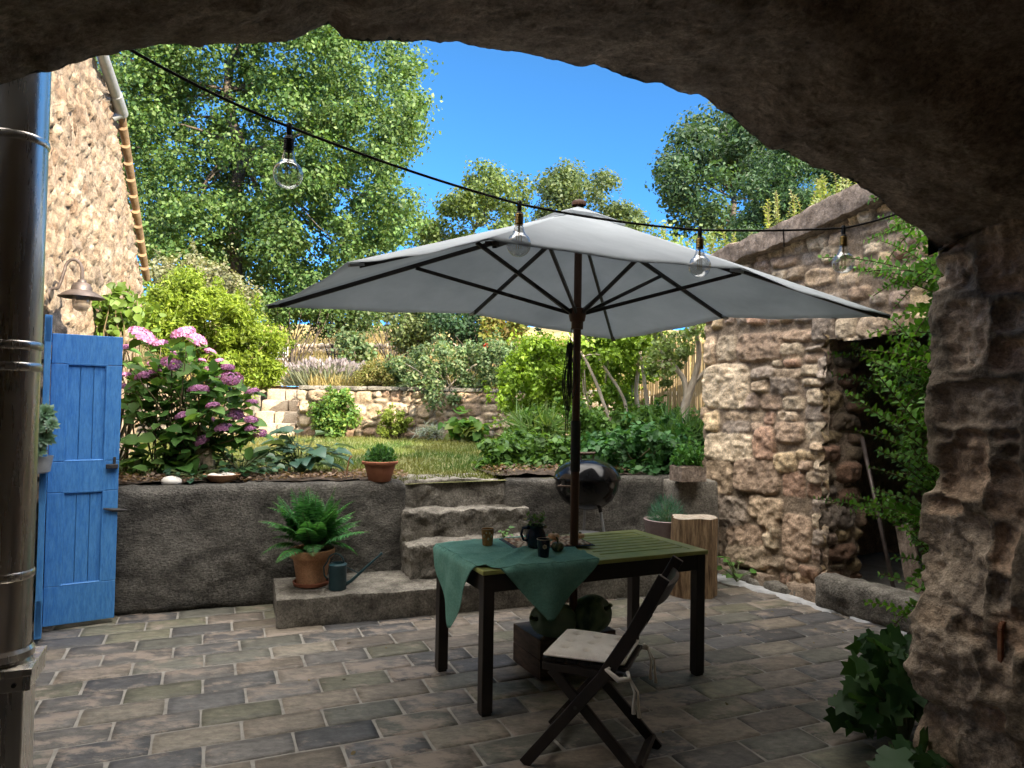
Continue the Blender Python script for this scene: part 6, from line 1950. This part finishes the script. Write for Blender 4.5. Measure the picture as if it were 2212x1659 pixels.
b = at(1472, 975, 8.3); b.z = .94
make_bent_tree('pale_trunk_tree', 'small tree with pale forked trunk beside the stone outbuilding', b,
               [[(1472, 985, 8.3, .062), (1474, 915, 8.3, .055), (1482, 865, 8.3, .05), (1500, 820, 8.3, .04), (1512, 770, 8.25, .03), (1505, 720, 8.2, .022), (1490, 670, 8.2, .016)],
                [(1484, 868, 8.3, .04), (1480, 820, 8.35, .032), (1455, 790, 8.4, .026), (1440, 745, 8.45, .02), (1420, 700, 8.5, .014)],
                [(1500, 825, 8.3, .03), (1532, 795, 8.25, .024), (1545, 745, 8.2, .018), (1550, 700, 8.2, .014)],
                [(1455, 790, 8.4, .022), (1438, 775, 8.4, .018), (1420, 740, 8.4, .013)]],
               [(1400, 770), (1400, 690), (1440, 650), (1530, 650), (1540, 720), (1490, 760), (1440, 840), (1405, 820)], (7.9, 8.8), 40, .12, 70, .055, [(.14, .22, .06), (.20, .27, .09), (.27, .32, .14)], 55, 'pale_bark')
b = at(1395, 945, 8.9); b.z = .95
make_bent_tree('slender_tree', 'slender many stemmed tree with dark bent stems right of the pole', b,
               [[(1340, 945, 8.9, .026), (1310, 890, 8.9, .022), (1290, 830, 8.9, .02), (1262, 770, 8.9, .016), (1225, 720, 8.9, .010)],
                [(1405, 930, 9.0, .026), (1395, 850, 9.0, .024), (1388, 790, 9.0, .02), (1372, 740, 9.0, .016), (1350, 690, 9.0, .010)],
                [(1360, 930, 9.0, .026), (1350, 860, 9.0, .02), (1310, 800, 9.0, .018), (1275, 745, 9.0, .014), (1250, 700, 9.0, .010)],
                [(1385, 920, 9.3, .03), (1372, 850, 9.3, .028), (1382, 770, 9.3, .024), (1400, 700, 9.3, .016)]],
               [(1220, 760), (1240, 690), (1330, 660), (1430, 660), (1440, 720), (1400, 760), (1300, 770)], (8.6, 9.6), 40, .15, 110, .06, G_BRIGHT, 56, 'pale_bark')
shrub('leafy_groundcover', 'low leafy plants at the lawn edge left of the barbecue', 'plant', [(1040, 1025), (1045, 965), (1080, 940), (1180, 940), (1235, 965), (1240, 1030), (1130, 1035)], 7.1, 8.3, 70, .10, 70, .075, G_MID + [(.05, .12, .05)], T_OVAL, seed=61, up=.8)
shrub('leafy_groundcover', 'dark leafy plants behind the barbecue lid and along the wall', 'plant', [(1240, 1020), (1250, 960), (1330, 930), (1440, 930), (1465, 970), (1470, 1025), (1350, 1035)], 7.0, 7.9, 80, .10, 75, .072, [(.025, .085, .025), (.045, .13, .04), (.07, .17, .05)], T_OVAL, seed=62, up=.8)
shrub('day_lily', 'clump of long arching strap leaves on the lawn edge near the pole', 'plant', [(1120, 965), (1130, 925), (1180, 915), (1230, 925), (1235, 965)], 8.4, 9.0, 16, .12, 60, .34, [(.07, .15, .03), (.11, .20, .05), (.18, .24, .09)], T_BLADE, seed=63, up=.2)
shrub('iris_leaves', 'stiff sword shaped leaves at the foot of the pale trunk tree', 'plant', [(1430, 960), (1440, 910), (1500, 905), (1510, 960)], 7.6, 8.1, 12, .10, 50, .36, [(.05, .12, .03), (.09, .18, .05)], T_BLADE, seed=64, up=.2)


def make_fence():
    a, b = at(1360, 900, 10.4), at(1560, 900, 9.9); a.z = b.z = .97
    t = thing('reed_fence', 'tan reed screen fence behind the pale trunk tree', 'fence', (a + b) / 2)
    k = MB(); rnd = random.Random(4); n = 150
    for i in range(n):
        p = a.lerp(b, i / n + rnd.uniform(-.002, .002)); h = 1.5 + rnd.uniform(-.08, .08); k.tube([p, p + UP * h + Vector((rnd.uniform(-.02, .02), 0, 0))], rnd.uniform(.006, .010), 5)
    k.build('reeds', M['reed'], t)
    for i in range(3):
        p = a.lerp(b, .05 + .45 * i) + Vector((0, .04, 0)); k = MB(); k.tube([p, p + UP * 1.5], .03, 8); k.build('post', M['pole_wood'], t)
    for h in (.4, 1.4):
        k = MB(); k.tube([a + UP * h - Vector((0, .015, 0)), b + UP * h - Vector((0, .015, 0))], .004, 5); k.build('tie_wire', M['rust'], t)


make_fence()


# ------------------------------------------------------------------ hydrangea, hosta, climbers near the patio
def make_hydrangea():
    base = at(395, 1040, 6.05); base.z = .93
    t = thing('hydrangea', 'big hydrangea bush with mauve pink flower heads behind the low wall', 'shrub', base)
    heads = [(308, 724, 58), (346, 740, 30), (396, 718, 48), (421, 731, 50), (371, 784, 44), (317, 811, 44), (336, 800, 26), (270, 748, 24), (379, 762, 20), (271, 807, 22), (268, 832, 24), (430, 840, 40), (492, 791, 28), (502, 816, 44), (478, 812, 24), (452, 795, 20),
             (460, 874, 28), (424, 878, 26), (400, 898, 40), (508, 892, 34), (484, 922, 36), (545, 844, 28), (542, 867, 26), (542, 904, 28), (543, 922, 28), (561, 934, 28), (438, 948, 36), (456, 904, 20), (454, 757, 24), (473, 776, 18), (436, 776, 16), (524, 938, 18), (448, 832, 22), (330, 786, 22), (515, 855, 18)]
    rg = np.random.default_rng(15); st = MB(); P, D, Nn, S = [], [], [], []
    proto = []
    for v in range(4):                              # four flower head meshes shared by all heads
        n = 210; d = rdir(n, rg); d[:, 2] = np.abs(d[:, 2]) * .9 - .12; d = unit(d)
        Q = d * np.array([1, 1, .50]) * (1 + .07 * rg.normal(size=(n, 1)))
        parts = []
        for k in range(4):
            tang = unit(np.cross(d, rdir(n, rg))); parts.append(leaf_arrays(Q * .94, unit(tang + .25 * d), d + .25 * rdir(n, rg), .21, (T_DIA[0] * [1.25, 1, 1], T_DIA[1]), [(.40, .15, .36), (.52, .24, .46), (.62, .34, .55)], rg=rg))
        V, Fc, C = merge(parts)
        me = np_mesh(V, Fc, C); me.materials.append(M['petal']); proto.append(me)
    for i, (u, v, w) in enumerate(heads):
        sun_ = v < 765
        y = 5.72 + .30 * rg.random() + (.35 if w < 27 else 0) + (.15 if sun_ else 0)
        p = at(u, v + 3, y); r = w / 2 / F_PX * y * 1.05
        o = bpy.data.objects.new('flower_head', proto[i % 4]); COL.objects.link(o); o.parent = t; o.location = p - base; o.scale = (r, r, r); o.rotation_euler = (rg.normal() * .22 + .1, rg.normal() * .22, rg.uniform(0, 6))
        if v > 985: continue
        b = base + Vector((rg.normal() * .16 - .05, rg.normal() * .07, 0))
        mid = b.lerp(p, .5) + Vector((0, 0, .12)); pts = [b + (mid - b) * (2 * f) if f < .5 else None for f in (0,)]
        pts = [b * (1 - f) ** 2 + mid * 2 * f * (1 - f) + (p - UP * r * .3) * f * f for f in np.linspace(0, 1, 9)]
        st.tube(pts, [.007] * 5 + [.0045] * 4, 5)
        for k in range(3, 9):
            if rg.random() < .25 and k < 5: continue
            a = k * 1.57 + rg.uniform(-.4, .4)
            for s in (0, math.pi):
                od = Vector((math.cos(a + s), math.sin(a + s), .25 - .06 * k + rg.normal() * .15))
                P.append(pts[k][:]); D.append(od[:]); Nn.append([rg.normal() * .35, rg.normal() * .35 - .15, 1.0]); S.append(rg.uniform(.085, .155))
    poly = [(268, 770), (330, 740), (420, 740), (480, 790), (540, 860), (560, 950), (520, 1000), (430, 985), (300, 1000), (262, 960)]
    C = crown_points(poly, 300, 5.7, 6.5, rg)
    for i, c in enumerate(C[:260]):
        P.append(c); D.append(rg.normal(size=3) * [1, 1, .45] + [0, -.2, -.1]); Nn.append([rg.normal() * .4, rg.normal() * .4 - .2, 1]); S.append(rg.uniform(.08, .15))
        if i % 5 == 0:
            b = base + Vector((rg.normal() * .2, rg.normal() * .08, 0)); st.tube([b, b.lerp(Vector(c.tolist()), .5) + Vector((0, 0, .08)), Vector(c.tolist())], [.006, .005, .003], 5)
    for i in range(70):
        u = rg.uniform(262, 430); c = at(u, rg.uniform(975, 1030), 5.75 + .3 * rg.random()); P.append(c[:]); D.append(rg.normal(size=3) * [1, 1, .3]); Nn.append([rg.normal() * .3, rg.normal() * .3 - .2, 1]); S.append(rg.uniform(.09, .16))
    leaves('leaves', leaf_arrays(np.array(P), np.array(D), np.array(Nn), np.array(S), T_BROAD, [(.055, .135, .03), (.09, .20, .045), (.15, .27, .07)], rg=rg), M['leaf'], t)
    st.build('stems', M['stem'], t, smooth=True)


make_hydrangea()


def rosette(name, label, c, n, L, W, cols, seed, material='glossy_leaf', el=(.3, 1.3), stem=.12, cat='plant', group=None, lean=(0, 0)):
    rg = np.random.default_rng(seed); t = thing(name, label, cat, c, group); st = MB(); P, D, Nn, S = [], [], [], []
    for i in range(n):
        a = rg.uniform(0, 6.283); e = rg.uniform(*el); d = Vector((math.cos(a) * math.cos(e) + lean[0], math.sin(a) * math.cos(e) + lean[1], math.sin(e))).normalized()
        ln = stem * rg.uniform(.5, 1.5); p = c + d * ln; q = p + d * .03
        st.tube([c, c.lerp(p, .5) + UP * .02, p], .004, 5)
        hd = Vector((d.x, d.y, 0)); P.append(p[:]); D.append((hd * 1.0 + UP * (d.z * .25 - .15))[:]); Nn.append([rg.normal() * .25, rg.normal() * .25 - .15, 1]); S.append(L * rg.uniform(.65, 1.2))
    leaves('leaves', leaf_arrays(np.array(P), np.array(D), np.array(Nn), np.array(S), (T_BROAD[0] * [W, 1, 1], T_BROAD[1]), cols, rg=rg), M[material], t)
    st.build('stems', M['green_stem'], t)
    return t


HO = [(.035, .085, .06), (.06, .125, .085), (.10, .17, .10), (.15, .20, .09)]
c = at(648, 1024, 6.55); c.z = .95
rosette('hosta', 'broad blue green hosta leaves spreading beside the hydrangea', c, 70, .215, .85, HO, 5, stem=.26)
c = at(520, 1020, 6.05); c.z = .96
rosette('ivy', 'low dark ivy leaves creeping on the soil behind the pebble dish', c, 90, .075, 1.1, [(.03, .08, .03), (.055, .12, .045), (.08, .16, .06)], 6, stem=.22, el=(.1, .7))
c = at(420, 1040, 5.72); c.z = .94
rosette('ivy', 'small dark ivy trailing on the soil between the white rock and the dish', c, 50, .055, 1.1, [(.03, .08, .05), (.05, .11, .06)], 7, stem=.16, el=(.05, .5))
c = at(1592, 1212, 6.45); c.z = .03
rosette('weed', 'light green broad leaved weed growing at the foot of the stone wall', c, 14, .085, 1.0, [(.08, .19, .04), (.12, .25, .06)], 8, material='leaf', stem=.17, el=(.5, 1.3))
c = at(1088, 1150, 5.95); c.z = .47
rosette('weed', 'tiny green seedling growing on the steps behind the jug', c, 8, .05, 1.0, [(.08, .2, .05), (.12, .26, .08)], 9, material='leaf', stem=.07, el=(.5, 1.3))
c = at(1905, 1560, 3.35); c.z = .03


def big_vine(name, label, base, poly, y0, y1, n, L, cols, seed):
    rg = np.random.default_rng(seed); t = thing(name, label, 'plant', base); C = crown_points(poly, n, y0, y1, rg); st = MB()
    for i in range(0, n, 3): st.tube([base, base.lerp(Vector(C[i].tolist()), .5) + UP * .06, Vector(C[i].tolist())], [.007, .005, .003], 5)
    D = unit(rg.normal(size=(n, 3)) * [.8, .5, .3] + [0, -.3, -.55]); Nn = unit(rg.normal(size=(n, 3)) * .5 + [-.15, -.75, .6])
    leaves('leaves', leaf_arrays(C, D, Nn, L * rg.uniform(.6, 1.25, n), T_VINE, cols, rg=rg), M['leaf'], t); st.build('stems', M['green_stem'], t)


b = at(1960, 1500, 3.45); b.z = .02
big_vine('leafy_vine', 'big dark lobed vine leaves beside the foot of the right jamb', b, [(1850, 1380), (1900, 1362), (1960, 1375), (2010, 1420), (2030, 1500), (1990, 1545), (1880, 1560), (1800, 1535), (1800, 1500), (1850, 1460)], 3.25, 3.7, 120, .115, [(.022, .06, .02), (.04, .10, .03), (.07, .155, .04)], 71)
b = at(1960, 1690, 2.95); b.z = .02
big_vine('leafy_vine', 'lobed green leaves peeping in at the bottom right corner', b, [(1880, 1665), (1900, 1620), (1950, 1592), (2010, 1600), (2015, 1690)], 2.85, 3.05, 26, .12, [(.035, .09, .03), (.06, .13, .05)], 72)

# small leaved creeper hanging over the outbuilding wall and doorway
it = []
rgs = np.random.default_rng(5)
for (u0, v0, u1, v1) in ((2045, 470, 1868, 520), (2060, 520, 1900, 470), (2050, 560, 1885, 640), (2050, 600, 1860, 588), (2050, 620, 1775, 556), (2050, 660, 1925, 690), (2050, 700, 1880, 720), (2050, 640, 1960, 760), (2050, 760, 1900, 850), (2050, 820, 1792, 766), (2050, 880, 1840, 745),
                          (2050, 900, 1800, 810), (2050, 960, 1880, 890), (2050, 1000, 1830, 850), (2050, 1020, 1900, 980), (2050, 1080, 1880, 1010), (2050, 1100, 1930, 1120), (2040, 1180, 1762, 1078), (2040, 1140, 1850, 1095), (2040, 1230, 1880, 1110), (2040, 1240, 1930, 1205), (2030, 1290, 1900, 1240), (2030, 1320, 1935, 1330), (2000, 1330, 1870, 1300), (2060, 540, 1980, 600), (2060, 600, 1990, 720), (2060, 900, 1960, 1000), (2060, 1000, 1950, 1080),
                          (2050, 480, 1960, 430), (2040, 440, 1880, 430), (2050, 780, 1850, 870), (2050, 1060, 1850, 930), (2050, 1150, 1900, 1060)):
    ya = rgs.uniform(3.7, 4.3); it.append((u0, v0 + rgs.uniform(-15, 15), u1, v1, ya, ya + rgs.uniform(-.15, .5)))
    for _ in range(3): it.append((u0, v0 + rgs.uniform(-40, 40), u1 + rgs.uniform(30, 150), v1 + rgs.uniform(-60, 60), ya, ya + rgs.uniform(-.1, .4)))
b = at(2080, 1380, 4.1); b.z = .02
shoots('creeper', 'arching small leaved green creeper beside the dark doorway, behind the jamb', 'climber', b, it, 4, [(.08, .21, .03), (.12, .28, .045), (.18, .35, .065)], .052, 17, n=26, bend=.10, r=.0035)
b = at(258, 760, 6.6); b.z = .95
shrub('wall_vine', 'yellow green vine leaves climbing the sunlit cottage wall', 'climber', [(212, 715), (215, 660), (250, 640), (262, 625), (300, 650), (305, 700), (285, 720), (240, 722)], 6.35, 6.9, 26, .10, 11, .075, [(.09, .17, .025), (.14, .22, .04)], T_BROAD, base=b, seed=81)

# ------------------------------------------------------------------ grass and far woods
def make_grass():
    rg = np.random.default_rng(19)
    n = 46000
    t = rg.uniform(-1.6, 5.0, n); f = rg.random(n) ** 1.15
    bx = WALL_A.x + WALL_D.x * t - WALL_N.x * .18; by = WALL_A.y + WALL_D.y * t - WALL_N.y * .18
    X = bx * (1 - f) + (bx * 1.3 - .2) * f; Y = by * (1 - f) + 11.95 * f
    off = (Vector((1, 0, 0)).dot(-WALL_N), )
    dist = (X - WALL_A.x) * -WALL_N.x + (Y - WALL_A.y) * -WALL_N.y; tt_ = (X - WALL_A.x) * WALL_D.x + (Y - WALL_A.y) * WALL_D.y
    ok = ~((dist < .9) & ((tt_ < 2.1) | (tt_ > 3.2)))
    X, Y = X[ok], Y[ok]; n = len(X)
    P = np.stack([X, Y, lawn_z(X, Y) - .004], -1)
    dry = np.clip(.30 + .9 * fbm(np.stack([X * .9, Y * .9, 0 * X], -1), 5, 3) + (Y - 9.5) * .12, 0, 1)[:, None]
    c = np.array([[.06, .115, .022]]) * (1 - dry) + np.array([[.26, .21, .075]]) * dry
    D = unit(rg.normal(size=(n, 3)) * [.5, .5, 0] + [0, 0, 1])
    tag(leaves('grass', leaf_arrays(P, D, rdir(n, rg), rg.uniform(.03, .075, n), (T_BLADE[0] * [2.2, 1, 1], T_BLADE[1]), c, rg=rg), M['leaf'], None), 'short half dry lawn grass behind the low wall', 'grass', kind='stuff')
    n = 60000
    Y = 12.5 + 26 * rg.random(n) ** 1.6; X = rg.uniform(-1, 1, n) * (Y * .62) - Y * .12
    ok = ~((X > -4.5) & (X < -3.6) & (Y < 13.3)); X, Y = X[ok], Y[ok]; n = len(X)
    P = np.stack([X, Y, field_z(X, Y) - .02], -1)
    g = np.clip(.25 + .8 * fbm(np.stack([X * .35, Y * .35, 0 * X], -1), 7, 3), 0, 1)[:, None]
    c = np.array([[.30, .225, .10]]) * (1 - g) + np.array([[.22, .23, .075]]) * g
    D = unit(rg.normal(size=(n, 3)) * [.35, .35, 0] + [0, 0, 1])
    tag(leaves('dry_grass', leaf_arrays(P, D, rdir(n, rg), rg.uniform(.18, .48, n) * np.clip(Y / 18, .6, 1.3), T_BLADE, c, rg=rg), M['leaf'], None), 'tall dry golden grass covering the hillside field', 'grass', kind='stuff')
    n = 330
    X = rg.uniform(-48, 48, n); Y = rg.uniform(40, 52, n); h = rg.random(n)
    C = np.stack([X, Y, field_z(X, Y) + .6 + h * (3.2 + 1.6 * np.sin(X * .3))], -1)
    tag(leaves('woods', clump_leaves(C, rg.uniform(.9, 1.8, n), 110, .34, G_OAK, rg=rg), M['leaf'], None), 'far green woodland along the top of the hillside field', 'woods', kind='stuff')


make_grass()
_rg = np.random.default_rng(44); _n = 70
_s, _d = _rg.uniform(-3.4, 2.6, _n), _rg.uniform(-.6, 3.1, _n)
_P = np.array([SN(a, b, .006)[:] for a, b in zip(_s, _d)])
tag(leaves('fallen_leaves', leaf_arrays(_P, unit(_rg.normal(size=(_n, 3)) * [1, 1, .1]), unit(_rg.normal(size=(_n, 3)) * .25 + [0, 0, 1]), _rg.uniform(.012, .035, _n), T_OVAL, [(.10, .07, .03), (.2, .15, .06), (.07, .08, .03)], rg=_rg), M['leaf'], None), 'few small dry leaves and crumbs lying on the patio tiles', 'leaves', kind='stuff')

# things of one kind share a group
GROUPS = {'cup': 'pottery cups on the table', 'gourd': 'small gourds on the table', 'ivy': 'ivy on the soil of the flower bed', 'weed': 'weeds growing from cracks', 'leafy_groundcover': 'leafy plants along the lawn edge', 'leafy_tree': 'leafy trees beyond the parasol',
          'wall_climber': 'climbers on the terrace wall', 'leafy_vine': 'lobed vines by the jamb', 'retaining_wall': 'low rendered retaining walls', 'terrace_wall': 'stone terrace walls at the back of the lawn', 'potted_plant': 'potted plants on the walls and landing'}
for o in list(SC.objects):
    k = o.name.split('.')[0]
    if o.parent is None and k in GROUPS and not o.get('group'):
        o['group'] = GROUPS[k]
